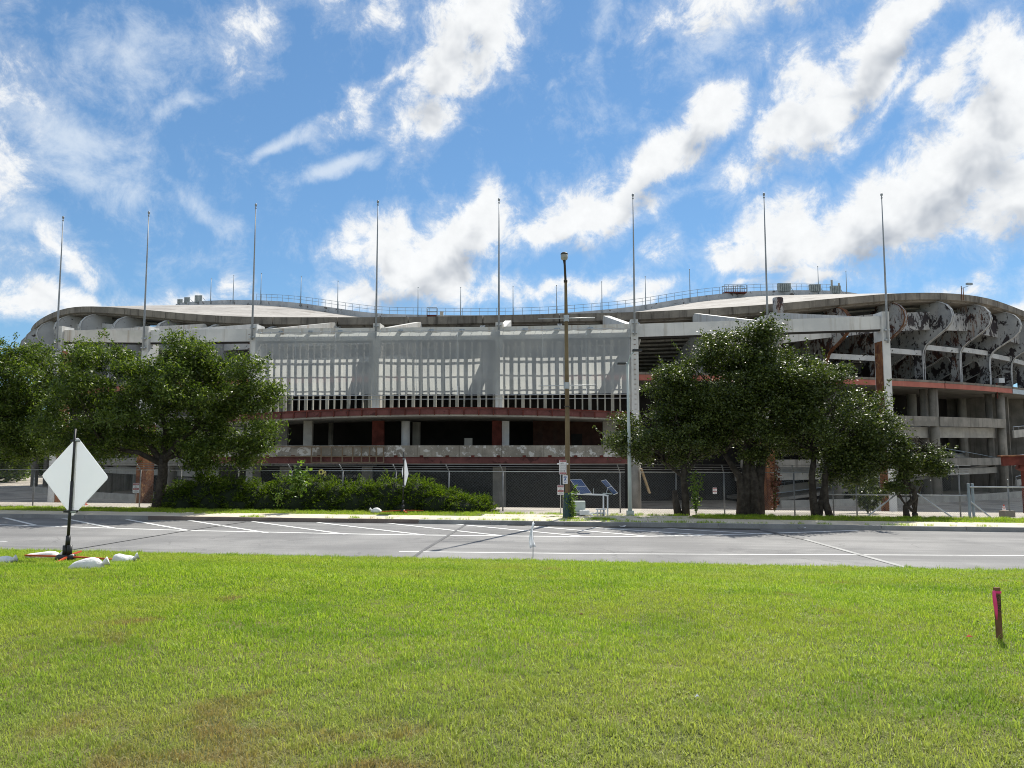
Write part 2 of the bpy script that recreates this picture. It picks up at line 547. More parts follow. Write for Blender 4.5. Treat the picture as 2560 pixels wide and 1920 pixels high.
GRASS = grass_mat()
LAWN = surf('lawn_soil', (.085, .10, .025), (.15, .14, .05), 1.2, .95, fine=.7, fine_scale=70, bump=.9)
GRAVEL = surf('pale_gravel', (.34, .30, .25), (.44, .40, .34), .5, .95, fine=.3, fine_scale=12, patches=[((.20, .185, .165), .18, .5, .62, .8)])
ASPH = surf('asphalt', (.18, .178, .176), (.25, .246, .24), .3, .85, fine=.6, fine_scale=45, bump=.4, patches=[((.11, .11, .112), .5, .56, .72, .6), ((.26, .26, .255), 2.2, .62, .72, .35), ((.09, .09, .09), 6, .68, .74, .5)])
_t = NT(ASPH.node_tree)
_bs = [n for n in ASPH.node_tree.nodes if n.type == 'BSDF_PRINCIPLED'][0]
_old = _bs.inputs['Base Color'].links[0].from_socket
_pos = _t.n('ShaderNodeNewGeometry').outputs['Position']
_lane = _t.mapping(_pos, (0, 0, 0), (0, 0, R(7.6)), (1, 1, 1))
_w = _t.noise(_t.mapping(_lane, sc=(.035, .75, 1)), 1.0, 4, .6)
_c = _t.mix(_t.smooth(_w, .45, .62, 0, .45), _old, (.125, .124, .124))
_w2 = _t.noise(_t.mapping(_lane, (4, 9, 0), sc=(.06, 1.6, 1)), 1.0, 5, .65)
_c = _t.mix(_t.smooth(_w2, .55, .7, 0, .35), _c, (.30, .295, .285))
_vo = _t.n('ShaderNodeTexVoronoi', {'Vector': _t.vm('ADD', _pos, _t.vm('MULTIPLY', _t.noise(_pos, 1.5, 4, .6, 0, 1), (.8, .8, .8))), 'Scale': .33}, feature='DISTANCE_TO_EDGE').outputs[0]
_cr = _t.m('MULTIPLY', _t.smooth(_vo, .012, .004, 0, 1), _t.smooth(_t.noise(_pos, .25, 3, .5), .5, .6, 0, .32))
_c = _t.mix(_cr, _c, (.06, .06, .06))
_t.link(_c, _bs.inputs['Base Color'])
LINE = surf('road_paint', (.62, .62, .60), (.74, .74, .72), 3, .7, fine=.2, fine_scale=30, patches=[((.33, .33, .32), 5, .63, .7, .6)])
SEAL = surf('crack_sealant', (.05, .05, .052), (.08, .08, .08), 2, .6)
SEAL_L = surf('pale_patch', (.30, .30, .29), (.36, .36, .35), 2, .8)
WALK = surf('cream_pavement', (.52, .465, .36), (.62, .565, .45), .9, .9, fine=.2, fine_scale=30, bump=.2)  # even pale cream base colour with fine grain
KERB = surf('kerb_concrete', (.22, .22, .215), (.29, .29, .28), 1.2, .9, fine=.2, fine_scale=30)
KERB_B = surf('kerb_granite', (.15, .12, .105), (.20, .165, .145), 1.2, .9, fine=.25, fine_scale=30)


def screen_mat():
    m, t, bs, out = new_mat('screen_fabric')
    pos = t.n('ShaderNodeNewGeometry').outputs['Position']
    cl = t.mix(t.smooth(t.noise(pos, .35, 4, .5), .4, .65), (.34, .375, .41), (.40, .435, .465))
    df = t.n('ShaderNodeBsdfDiffuse', {0: cl})
    tl = t.n('ShaderNodeBsdfTranslucent', {0: t.mix(1.0, cl, (1.95, 1.83, 1.62), 'MULTIPLY')})
    tp = t.n('ShaderNodeBsdfTransparent', {0: (1, 1, 1, 1)})
    a = t.n('ShaderNodeMixShader', {0: .5, 1: df.outputs[0], 2: tl.outputs[0]})
    b = t.n('ShaderNodeMixShader', {0: .26, 1: a.outputs[0], 2: tp.outputs[0]})
    t.link(b.outputs[0], out.inputs[0])
    return m


def link_mat(name, pitch, wire, colr):
    """woven wire: diagonal wires in the plane of the fence, holes between them"""
    m, t, bs, out = new_mat(name)
    uv = t.n('ShaderNodeTexCoord').outputs['UV']
    sep = t.n('ShaderNodeSeparateXYZ', {0: uv}).outputs
    ws = []
    for sgn in (1, -1):
        v = t.m('FRACT', t.m('DIVIDE', t.m('ADD', sep[0], t.m('MULTIPLY', sep[1], float(sgn))), pitch))
        ws.append(t.m('LESS_THAN', v, wire))
    f = t.m('MAXIMUM', ws[0], ws[1])
    bs.inputs['Base Color'].default_value = (*colr, 1)
    bs.inputs['Metallic'].default_value = .6
    bs.inputs['Roughness'].default_value = .5
    tp = t.n('ShaderNodeBsdfTransparent', {0: (1, 1, 1, 1)})
    mx = t.n('ShaderNodeMixShader', {0: f, 1: tp.outputs[0], 2: bs.outputs[0]})
    t.link(mx.outputs[0], out.inputs[0])
    return m


SCREEN = screen_mat()
CHAIN = link_mat('chain_link', .075, .065, (.26, .27, .28))


def solar_mat():
    m, t, bs, out = new_mat('solar_cells')
    uv = t.n('ShaderNodeTexCoord').outputs['UV']
    br = t.n('ShaderNodeTexBrick', {'Vector': uv, 'Color1': (.02, .05, .14, 1), 'Color2': (.025, .06, .17, 1), 'Mortar': (.12, .16, .25, 1), 'Scale': 1.0, 'Mortar Size': .012, 'Brick Width': .16, 'Row Height': .16}, offset=0.0)
    t.link(br.outputs[0], bs.inputs['Base Color'])
    bs.inputs['Roughness'].default_value = .12
    bs.inputs['Specular IOR Level'].default_value = .6
    return m


SOLAR = solar_mat()

# ------------------------------------------------------------------ terrain
A = R(7.6)
ca, sa = math.cos(A), math.sin(A)


def RP(t, s, z=0.0):
    return Vector((t * ca + s * sa, 20.5 - t * sa + s * ca, z))


def S_of(x, y): return x * sa + (y - 20.5) * ca
def T_of(x, y): return x * ca - (y - 20.5) * sa


SP = np.array([-400, -60, -20.3, -12.5, -9, -6.55, -4.5, -3, -1.5, -.4, 0, .001, 10.2, 10.21, 13.9, 17, 21, 30, 41, 54, 400])
SZ = np.array([2.2, 1.75, 1.6, 1.33, 1.10, .84, .62, .45, .27, .13, .07, -.08, -.08, .06, .10, -.02, -.25, -.9, -2.0, -3.2, -3.3])


def terrain(x, y):
    s = S_of(x, y)
    z = np.interp(s, SP, SZ)
    fade = np.clip(-s / 3, 0, 1)
    z = z + fade * (.025 * np.sin(x * .9 + 1.3 * np.sin(y * .5)) + .02 * np.sin(y * 1.3 + x * .4))
    return z


def lawn_hit(px_, py_):
    d = ray(px_, py_)
    k = 2.0
    while k < 60:
        p = Vector((0, 0, EYE)) + d * k
        if p.z <= float(terrain(p.x, p.y)): break
        k += .01
    return p


def build_ground():
    svals = [-400, -150, -60, -40] + list(np.arange(-30, -.4, .5)) + [-.4, 0] 
    tvals = [-400, -150, -60] + list(np.arange(-40, 40.1, 1.0)) + [60, 150, 400]

    def sheet(name, svals, mat):
        v, f = [], []
        for s in svals:
            for t in tvals:
                p = RP(t, s)
                v.append((p.x, p.y, float(terrain(p.x, p.y)) if s <= 0 else float(np.interp(s, SP, SZ))))
        n = len(tvals)
        for i in range(len(svals) - 1):
            for j in range(n - 1):
                f.append((i * n + j, i * n + j + 1, (i + 1) * n + j + 1, (i + 1) * n + j))
        mb = MB(); mb.v = v; mb.f = f
        o = mb.build(name, mat, smooth=True)
        tag(o, kind='structure')
        return o
    sheet('lawn', svals, LAWN)
    sheet('ground', [0.001, 10.2, 10.21, 12, 13.9, 15.5, 17, 19, 21, 25, 30, 41, 54, 120, 400, 900], GRAVEL)
    # road
    mb = MB()
    tv = [-400, -60] + list(range(-40, 41, 5)) + [60, 400]
    for i in range(len(tv) - 1):
        mb.add([RP(tv[i], -.15), RP(tv[i + 1], -.15), RP(tv[i + 1], 10.2), RP(tv[i], 10.2)], [(0, 1, 2, 3)])
    road = mb.build('road', ASPH)
    tag(road, kind='structure')
    return road


road = build_ground()


def strip(pts, w, z, name, mat, parent):
    """a flat painted strip along road-plane points"""
    mb = MB()
    for a, b in zip(pts[:-1], pts[1:]):
        a, b = Vector((a[0], a[1], z)), Vector((b[0], b[1], z))
        d = (b - a).normalized()
        sd_ = Vector((-d.y, d.x, 0)) * (w / 2)
        mb.add([a - sd_, b - sd_, b + sd_, a + sd_], [(0, 1, 2, 3)])
    return mb.build(name, mat, parent)


def g2(x, y):
    p = G(x, y, 0)
    return (p.x, p.y)


edge_px = [(-400, 1296), (0, 1312), (456, 1326), (955, 1336.5), (1258, 1340), (1480, 1342), (1610, 1341), (1767, 1338), (1880, 1335), (2145, 1326)]
strip([g2(*p) for p in edge_px], .17, .004, 'edge_line', LINE, road)
hatch = [((9, 1294), (89, 1313.5)), ((152, 1295), (286, 1321)), ((317, 1299), (473, 1327)), ((471, 1301), (668, 1332.5)), ((631, 1304), (864, 1336)),
         ((794, 1306.5), (1063, 1338)), ((958, 1307), (1258, 1340)), ((1122, 1309), (1460, 1341.5)), ((1310, 1314), (1620, 1341)), ((1480, 1319), (1767, 1338)), ((1660, 1321), (1890, 1334.5)), ((-130, 1291), (-80, 1306))]
for a, b in hatch:
    strip([g2(*a), g2(*b)], .17, .008, 'hatch_line', LINE, road)
strip([g2(998, 1379), g2(1480, 1384.5), g2(2560, 1389), g2(3400, 1393)], .11, .004, 'lane_line', LINE, road)
strip([g2(-300, 1348), g2(18, 1353.5)], .11, .004, 'lane_line', LINE, road)
strip([g2(615, 1305), g2(450, 1330), g2(181, 1375), g2(110, 1387)], .07, .012, 'crack_seal', SEAL, road)
strip([g2(1164, 1312), g2(1120, 1339), g2(1054, 1379), g2(1030, 1397)], .12, .012, 'crack_seal', surf('faded_sealant', (.10, .10, .103), (.13, .13, .13), 2, .7), road)
strip([g2(1903, 1326), g2(2013, 1349)], .22, .012, 'crack_seal', MATS['faded_sealant'], road)
strip([g2(2013, 1349), g2(2299, 1429)], .18, .012, 'pale_patch', SEAL_L, road)
# darker, smoother strip along the gutter
strip([g2(1270, 1312.5), g2(1480, 1317), g2(1900, 1324)], .42, .0125, 'gutter_strip', surf('dark_asphalt', (.03, .028, .022), (.05, .045, .035), 2, .25, spec=.5), road)

# kerb, pavement, verge
kerb = empty('kerb', RP(0, 10.2))
tag(kerb, kind='structure')


def quadbox(t0, t1, s0, s1, z0, z1, name, mat, parent):
    mb = MB()
    mb.hexa([RP(t0, s0, z0), RP(t1, s0, z0), RP(t1, s1, z0), RP(t0, s1, z0), RP(t0, s0, z1), RP(t1, s0, z1), RP(t1, s1, z1), RP(t0, s1, z1)])
    return mb.build(name, mat, parent)


t0 = -48.0
while t0 < 40:
    L = 3.05
    tm = t0 + L / 2
    mt = KERB_B if -18.6 < tm < -6.0 else KERB
    quadbox(t0 + .008, t0 + L - .008, 10.2, 10.37 + rnd.uniform(-.004, .004), -.06, .165 + rnd.uniform(-.006, .006), 'kerb_stone', mt, kerb)
    t0 += L
quadbox(-150, -48.2, 10.2, 10.37, -.06, .165, 'kerb_stone', KERB, kerb)
quadbox(40.1, 150, 10.2, 10.37, -.06, .165, 'kerb_stone', KERB, kerb)
walk = empty('pavement', RP(0, 11.3))
tag(walk, kind='structure')
t0 = -48.0
while t0 < 40:
    tm = t0 + .9
    depth = 13.35 if -3.5 < tm < 6.5 else 12.3
    quadbox(t0 + .006, t0 + 1.8 - .006, 10.385, depth + rnd.uniform(-.05, .05), 0, .15 + rnd.uniform(-.006, .006), 'paving_slab', WALK, walk)
    t0 += 1.8
quadbox(-150, -48.1, 10.385, 12.3, 0, .15, 'paving_slab', WALK, walk)
quadbox(40.3, 150, 10.385, 12.3, 0, .15, 'paving_slab', WALK, walk)
mb = MB()
for (t0, t1) in ((-150, -3.2), (6.3, 150)):
    mb.add([RP(t0, 12.2, .125), RP(t1, 12.2, .125), RP(t1, 14.6, .115), RP(t0, 14.6, .115)], [(0, 1, 2, 3)])
tag(mb.build('verge', LAWN), kind='structure')

# ------------------------------------------------------------------ grass (stuff)
def make_clump(name, nb, rad, hmin, hmax, wid, seed, bend=.6):
    g = np.random.default_rng(seed)
    mb = MB()
    for i in range(nb):
        a, rr = g.uniform(0, 6.283), rad * math.sqrt(g.uniform(0, 1))
        bx, by = rr * math.cos(a), rr * math.sin(a)
        h = g.uniform(hmin, hmax)
        d = g.uniform(0, 6.283)
        dx, dy = math.cos(d), math.sin(d)
        px_, py_ = -dy, dx
        w = wid * g.uniform(.7, 1.3) / 2
        b = bend * g.uniform(.2, 1.3) * h
        m1 = (bx + dx * b * .35, by + dy * b * .35, h * .55)
        tip = (bx + dx * b, by + dy * b, h * g.uniform(.75, 1.0))
        mb.add([(bx - px_ * w, by - py_ * w, -.01), (bx + px_ * w, by + py_ * w, -.01), (m1[0] + px_ * w * .8, m1[1] + py_ * w * .8, m1[2]), (m1[0] - px_ * w * .8, m1[1] - py_ * w * .8, m1[2]), tip], [(0, 1, 2, 3), (3, 2, 4)])
    me = mb.mesh(name)
    me.materials.append(GRASS)
    return bpy.data.objects.new(name, me)


def clump_collection(name, n, *args, **kw):
    c = bpy.data.collections.new(name)
    for i in range(n):
        c.objects.link(make_clump(name + '_tuft', *args, seed=11 + i, **kw))
    return c


def scatter(name, pts, scl, coll, label, cat='grass'):
    me = bpy.data.meshes.new(name)
    me.vertices.add(len(pts))
    me.vertices.foreach_set('co', np.asarray(pts, dtype=np.float32).ravel())
    at = me.attributes.new('scl', 'FLOAT', 'POINT')
    at.data.foreach_set('value', np.asarray(scl, dtype=np.float32))
    rt = me.attributes.new('rot', 'FLOAT_VECTOR', 'POINT')
    rot = np.zeros((len(pts), 3), dtype=np.float32)
    rot[:, 2] = rng.uniform(0, 6.283, len(pts))
    rot[:, 0] = rng.normal(0, .12, len(pts)); rot[:, 1] = rng.normal(0, .12, len(pts))
    rt.data.foreach_set('vector', rot.ravel())
    o = bpy.data.objects.new(name, me)
    col.objects.link(o)
    ng = bpy.data.node_groups.new(name + '_nodes', 'GeometryNodeTree')
    ng.interface.new_socket('Geometry', in_out='INPUT', socket_type='NodeSocketGeometry')
    ng.interface.new_socket('Geometry', in_out='OUTPUT', socket_type='NodeSocketGeometry')
    t = NT(ng)
    gi = t.n('NodeGroupInput'); go = t.n('NodeGroupOutput')
    ci = t.n('GeometryNodeCollectionInfo', {'Collection': coll, 'Separate Children': True, 'Reset Children': True})
    na = t.n('GeometryNodeInputNamedAttribute', {'Name': 'scl'}, data_type='FLOAT')
    nr = t.n('GeometryNodeInputNamedAttribute', {'Name': 'rot'}, data_type='FLOAT_VECTOR')
    ip = t.n('GeometryNodeInstanceOnPoints', {'Points': gi.outputs[0], 'Instance': ci.outputs[0], 'Pick Instance': True, 'Rotation': nr.outputs[0], 'Scale': na.outputs[0]})
    t.link(ip.outputs[0], go.inputs[0])
    md = o.modifiers.new('scatter', 'NODES')
    md.node_group = ng
    tag(o, label, cat, kind='stuff')
    return o


def lawn_grass():
    pts, scl = [], []
    for (y0, y1, dens, sc) in ((2.2, 6.0, 120, .85), (6.0, 10.5, 90, .92), (10.5, 22.5, 55, 1.15)):
        x1 = .76 * y1 + 2.5
        cell = 1 / math.sqrt(dens)
        gx, gy = np.meshgrid(np.arange(-x1, x1, cell), np.arange(y0, y1, cell))
        x = gx.ravel() + rng.uniform(-.6, .6, gx.size) * cell; y = gy.ravel() + rng.uniform(-.6, .6, gx.size) * cell
        s = S_of(x, y)
        edge = -.02 + .10 * np.sin(x * 2.3) * np.sin(x * .7 + 1)
        k = (s < edge) & (np.abs(x) < .76 * y + 2.5)
        x, y = x[k], y[k]
        pts.append(np.c_[x, y, terrain(x, y)])
        scl.append(sc * rng.uniform(.75, 1.25, len(x)) * np.where(rng.uniform(0, 1, len(x)) < .03, 1.4, 1.0))
    pts = np.concatenate(pts); scl = np.concatenate(scl)
    c = clump_collection('lawn_tufts', 6, 44, .14, .022, .062, .0058, bend=.9)
    for i in range(3):
        c.objects.link(make_clump('thatch_tuft', 70, .17, .012, .034, .006, 71 + i, bend=1.9))
    scatter('lawn_grass', pts, scl, c, 'short sunlit green lawn grass with yellow and brown dry patches')
    # taller fringe along the road edge and the verge grass over the road
    n = 700
    t = rng.uniform(-24, 20, n); s = rng.uniform(-.35, .05, n)
    p = np.array([RP(a, b) for a, b in zip(t, s)])
    p[:, 2] = terrain(p[:, 0], p[:, 1])
    c2 = clump_collection('verge_tufts', 5, 34, .16, .06, .15, .008)
    scatter('edge_grass', p, rng.uniform(.6, 1.15, n), c2, 'taller rough grass fringe along the lawn edge at the road')
    q = []
    for (t0, t1, s0, s1, nn) in ((-45, -3.4, 12.35, 14.6, 3400), (6.6, 38, 12.35, 14.6, 2700), (-45, 38, 12.15, 12.5, 500), (-4, 8, 13.2, 14.4, 260)):
        tt = rng.uniform(t0, t1, nn); ss = rng.uniform(s0, s1, nn)
        q += [RP(a, b, .115) for a, b in zip(tt, ss)]
    scatter('verge_grass', np.array(q), rng.uniform(.5, 1.0, len(q)), c2, 'strip of grass between the far pavement and the fence')
    # weeds in the pavement
    q = []
    for (t0, s0, spread, nn) in ((2.0, 11.4, .5, 60), (.2, 10.6, 1.6, 45), (5.5, 10.55, 1.6, 40), (-16, 11.9, .8, 30), (-6, 10.6, 3, 30), (14, 10.6, 6, 40), (-12.8, 10.5, .3, 20)):
        q += [RP(t0 + rnd.gauss(0, spread), s0 + rnd.gauss(0, .07), .14) for _ in range(nn)]
    scatter('pavement_weeds', np.array(q), rng.uniform(.5, 1.2, len(q)), c2, 'weeds and grass tufts growing from the far pavement joints', 'weeds')


lawn_grass()

# ------------------------------------------------------------------ stadium
CX, CY, RAD = 5.0, 180.0, 102.0
ZG = -3.2                                  # ground level at the stadium
ZB = 11.0                                  # upper concourse level


def pol(th, r, z=0.0):
    a = R(th)
    return Vector((CX + r * math.sin(a), CY - r * math.cos(a), z))


def on_ring(x, y, r):                      # where the line of sight first meets the ring of radius r
    d = ray(x, y)
    ax, ay = d.x / d.y, d.z / d.y
    qa, qb, qc = 1 + ax * ax, -2 * (ax * CX + CY), CX * CX + CY * CY - r * r
    disc = max(qb * qb - 4 * qa * qc, 0)
    Y = (-qb - math.sqrt(disc)) / (2 * qa)
    th = math.degrees(math.atan2(ax * Y - CX, CY - Y))
    return th, EYE + ay * Y


def table(pts, r):
    q = sorted(on_ring(x, y, r) for x, y in pts)
    return np.array([a for a, b in q]), np.array([b for a, b in q])


RIM_T = table([(114, 791), (148, 775), (185, 766), (257, 766), (359, 774), (492, 787), (640, 794), (901, 794), (1120, 792), (1245, 788), (1468, 784),
               (1600, 781), (1692, 776), (1889, 764.6), (2080, 747), (2212, 734), (2350, 731), (2440, 739), (2501, 753), (2534, 770)], RAD + .9)
INN_T = table([(443, 759), (500, 754), (550, 751), (600, 750), (680, 752), (753, 757.5), (849, 772), (943, 786), (1120, 789), (1245, 789), (1362, 787), (1503, 776), (1600, 766), (1724, 743),
               (1875, 728), (1980, 726), (2080, 727), (2134, 732)], 80.0)


def sm(tab):
    th = np.linspace(-75, 75, 601)
    z = np.interp(th, tab[0], tab[1])
    k = np.hanning(41); k /= k.sum()
    zp = np.pad(z, 20, mode='edge')
    return th, np.convolve(zp, k, 'valid')


RIM_S, INN_S = sm(RIM_T), sm(INN_T)
def z_rim(th): return float(np.interp(th, *RIM_S))
def z_inn(th): return float(np.interp(th, *INN_S))


stadium = empty('stadium', (CX, CY, ZG))
tag(stadium, 'derelict round concrete stadium with wavy white roof and peeling white steel frames', 'stadium')


def sweep(sec, ths, name, mat, parent=stadium, smooth=False):
    """sec(th) -> list of (r, z); swept round the ring and capped"""
    mb = MB()
    n = None
    for th in ths:
        q = sec(th)
        n = len(q)
        mb.v += [tuple(pol(th, r, z)) for r, z in q]
    m = len(ths)
    for i in range(m - 1):
        for j in range(n):
            k = (j + 1) % n
            mb.f.append((i * n + j, (i + 1) * n + j, (i + 1) * n + k, i * n + k))
    mb.f.append(tuple(range(n)))
    mb.f.append(tuple((m - 1) * n + j for j in range(n))[::-1])
    return mb.build(name, mat, parent, smooth)


def rect(r0, r1, z0, z1):
    return lambda th: [(r0, z0), (r1, z0), (r1, z1), (r0, z1)]


def arange(a, b, st):
    n = max(1, int(round((b - a) / st)))
    return [a + (b - a) * i / n for i in range(n + 1)]


SPAN = 63.0
# roof: a shallow shell from the outer rim up to the inner edge, with a soffit
NR = 8
def roof_sec(th):
    zo, zi = z_rim(th) - .06, z_inn(th) - .75
    top = [(RAD + .5 - (RAD - 79.5) * k / NR, zo + (zi - zo) * (k / NR) ** .92) for k in range(NR + 1)]
    bot = [(r, z - .9) for r, z in reversed(top)]
    return top + bot
sweep(roof_sec, arange(-SPAN, SPAN, 1.5), 'roof', ROOF)
sweep(lambda th: [(80.2, z_inn(th) - 1.1), (79.7, z_inn(th) - 1.1), (79.7, z_inn(th)), (80.2, z_inn(th))], arange(-SPAN, SPAN, 1.5), 'inner_roof_wall', ROOF_WALL)
# rim fascia, one precast length for each bay
for k in range(-14, 14):
    a, b = k * 4.5 + .03, (k + 1) * 4.5 - .03
    sweep(lambda th: [(RAD + .55, z_rim(th) - .95), (RAD + .95, z_rim(th) - .80), (RAD + .95, z_rim(th)), (RAD + .55, z_rim(th) + .02)], arange(a, b, 1.5), 'rim_fascia_panel', CONC_D)
sweep(lambda th: [(RAD - 9, z_rim(th) - 1.3), (RAD + .53, z_rim(th) - 1.05), (RAD + .53, z_rim(th) - .2), (RAD - 9, z_rim(th) - .35)], arange(-SPAN, SPAN, 1.5), 'rim_soffit', CONC_D)

# roof railing
mb = MB()
rail_t = arange(-34, 34, .85)
for h in (.55, 1.0):
    pts = [pol(t, 80.0, z_inn(t) + h) for t in rail_t]
    mb.tube(pts, .028, 5)
for t in rail_t:
    mb.tube([pol(t, 80.0, z_inn(t) - .05), pol(t, 80.0, z_inn(t) + 1.0)], .03, 5)
mb.build('roof_railing', STEEL_B, stadium)

# raker frames
def edge_profile(zt):
    return [(0.15, zt), (.9, zt - .12), (1.7, zt - .55), (2.25, zt - 1.25), (2.45, zt - 2.05), (2.2, zt - 2.85), (1.6, zt - 3.5), (.65, zt - 4.1), (-.45, zt - 4.75), (-1.05, zt - 5.25), (-1.4, zt - 5.9), (-1.5, zt - 6.7), (-1.5, ZB)]


def raker(th):
    zt = z_rim(th) - .95
    ed = [(u, max(z, ZB)) for u, z in edge_profile(zt)]
    # keep the neck above the floor where the rim is low
    if zt - 6.7 < ZB + .6:
        f = (zt - ZB - .6) / 6.7
        ed = [(u, max(ZB, zt - (zt - z) * f)) for u, z in edge_profile(zt)[:-1]] + [(-1.5, ZB)]
    al = zt - (zt - ZB) * .62                # top of the arch
    arch = [(-2.7, ZB), (-2.75, al - .7), (-2.95, al - .25), (-3.3, al), (-3.8, al - .05), (-4.4, al - .45), (-11.2, ZB)]
    poly = ed + arch + [(-13.8, ZB), (-13.8, ZB + .6), (-1.6, zt - .35), (-1.6, zt)]
    tang = Vector((math.cos(R(th)), math.sin(R(th)), 0))
    w = MB().extrude([pol(th, RAD + u, z) - tang * .13 for u, z in poly], tang * .26)
    mt = PEEL_LIGHT if th < -14 else PAINT if th < 15 else PEEL_RUST if th < 24 or abs(th - 31.5) < 1 else PEEL
    web = w.build('raker_frame', mt, stadium)

    def ribbon(path, width, thick, name, mat):
        mb_ = MB()
        for (a0, b0), (a1, b1) in zip(path[:-1], path[1:]):
            n_ = Vector((b0 - b1, a1 - a0)).normalized() * thick if (a0, b0) != (a1, b1) else Vector((thick, 0))
            q = []
            for (u, z) in ((a0, b0), (a1, b1)):
                for du, dz in ((0, 0), (-n_.x, -n_.y)):
                    for sgn in (-1, 1):
                        q.append(pol(th, RAD + u + du, z + dz) + tang * (sgn * width / 2))
            mb_.hexa([q[0], q[1], q[5], q[4], q[2], q[3], q[7], q[6]])
        return mb_.build(name, mat, web)
    ribbon(ed, .46, .07, 'flange', RUST if 15 < th < 24 else PEEL_LIGHT if th > 24 else PAINT)
    ribbon(arch[1:], .38, .06, 'arch_flange', PAINT)
    return web


for k in range(-13, 14):
    raker(4.5 * k)

# wall panels and tie beams between the frames
for k in range(-13, 13):
    a, b = 4.5 * k, 4.5 * (k + 1)
    mid = (a + b) / 2
    zt = z_rim(mid) - .95
    if -9 <= mid <= 9: continue
    d = R(.2)
    pa, pb = pol(a + .12, RAD - .3), pol(b - .12, RAD - .3)
    za, zb_ = z_rim(a) - .95, z_rim(b) - .95
    z_lo = lambda z: max(z - 3.35, ZB + 3.4)
    mt = PANEL if mid > 18 else PEEL_LIGHT if mid < -14 else PAINT
    n_ = (pol(mid, 1) - pol(mid, 0)).normalized()
    q = [Vector((pa.x, pa.y, z_lo(za))), Vector((pb.x, pb.y, z_lo(zb_))), Vector((pb.x, pb.y, zb_ - 1.15)), Vector((pa.x, pa.y, za - 1.15))]
    MB().extrude(q, n_ * -.18).build('wall_panel', mt, stadium)
    lo = max(min(za, zb_) - 5.6, ZB + 1.6)
    p0, p1 = pol(a + .12, RAD - 1.75), pol(b - .12, RAD - 1.75)
    MB().bar((p0.x, p0.y, lo + .3), (p1.x, p1.y, lo + .3), .3, .62).build('tie_beam', PEEL_LIGHT if mid > 9 else PAINT, stadium)

# seating tiers, seen from below
NT_ = 13
for i in range(NT_):
    u0, u1 = -1.7 - 12.0 * i / NT_, -1.7 - 12.0 * (i + 1) / NT_
    f = lambda th, i=i: (z_rim(th) - .95 - .5) + (ZB + .75 - (z_rim(th) - 1.45)) * (i / NT_)
    sweep(lambda th, u0=u0, u1=u1, f=f: [(RAD + u1, f(th) - .12), (RAD + u0 + .02, f(th) - .12), (RAD + u0 + .02, f(th) + .08), (RAD + u1 + .15, f(th) + .08), (RAD + u1 + .15, f(th) - .0)],
          arange(-58.5, 58.5, 2.25), 'seating_tier', CONC)

# upper concourse slab and its painted edge
sweep(rect(RAD - 18, RAD + .8, ZB - .75, ZB - .02), arange(-60, 60, 2.25), 'concourse_slab', CONC)
for k in range(-7, 8):
    a, b = k * 9.0 + .05, (k + 1) * 9.0 - .05
    if -9.1 < a < 8.9 - 9: continue
    mt = STEEL if a > 35 else SALMON
    sweep(rect(RAD + .82, RAD + .98, ZB - .85, ZB - .25), arange(a, b, 1.5), 'slab_edge_beam', mt)
    sweep(rect(RAD + .6, RAD + 1.02, ZB - .24, ZB - .02 + .04), arange(a, b, 1.5), 'slab_edge_cap', CONC_D)
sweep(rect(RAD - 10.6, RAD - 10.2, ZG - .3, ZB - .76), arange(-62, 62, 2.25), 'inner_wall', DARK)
for th in (-54, -49.5, -45, -40.5, 40.5, 45, 49.5, 54):
    tg = Vector((math.cos(R(th)), math.sin(R(th)), 0)) * .15
    MB().extrude([pol(th, RAD - 10, ZG) - tg, pol(th, RAD - 2.2, ZG) - tg, pol(th, RAD - 2.2, ZB - .8) - tg, pol(th, RAD - 10, ZB - .8) - tg], tg * 2).build('cross_wall', CONC, stadium)
sweep(rect(RAD - 18, RAD - 12, ZB + .01, ZB + 7), arange(-60, 60, 2.25), 'vomitory_wall', CONC)

# columns
for k in range(-6, 7):
    th = 9.0 * k
    if abs(th) < 10: continue
    for (u, dt, rr) in ((-.55, 0, .52), (-2.1, .25, .42)):
        c = pol(th + dt, RAD + u, ZG - .2)
        MB().lathe(c, [(rr, 0), (rr, ZB - .76 - ZG + .2)], 20).build('round_column', CONC, stadium, True)
    for dt in (-2.4, 4.3):
        c = pol(th + dt, RAD - 8.0, ZG - .2)
        MB().lathe(c, [(.62, 0), (.62, ZB - .76 - ZG + .2)], 20).build('round_column', CONC_L, stadium, True)

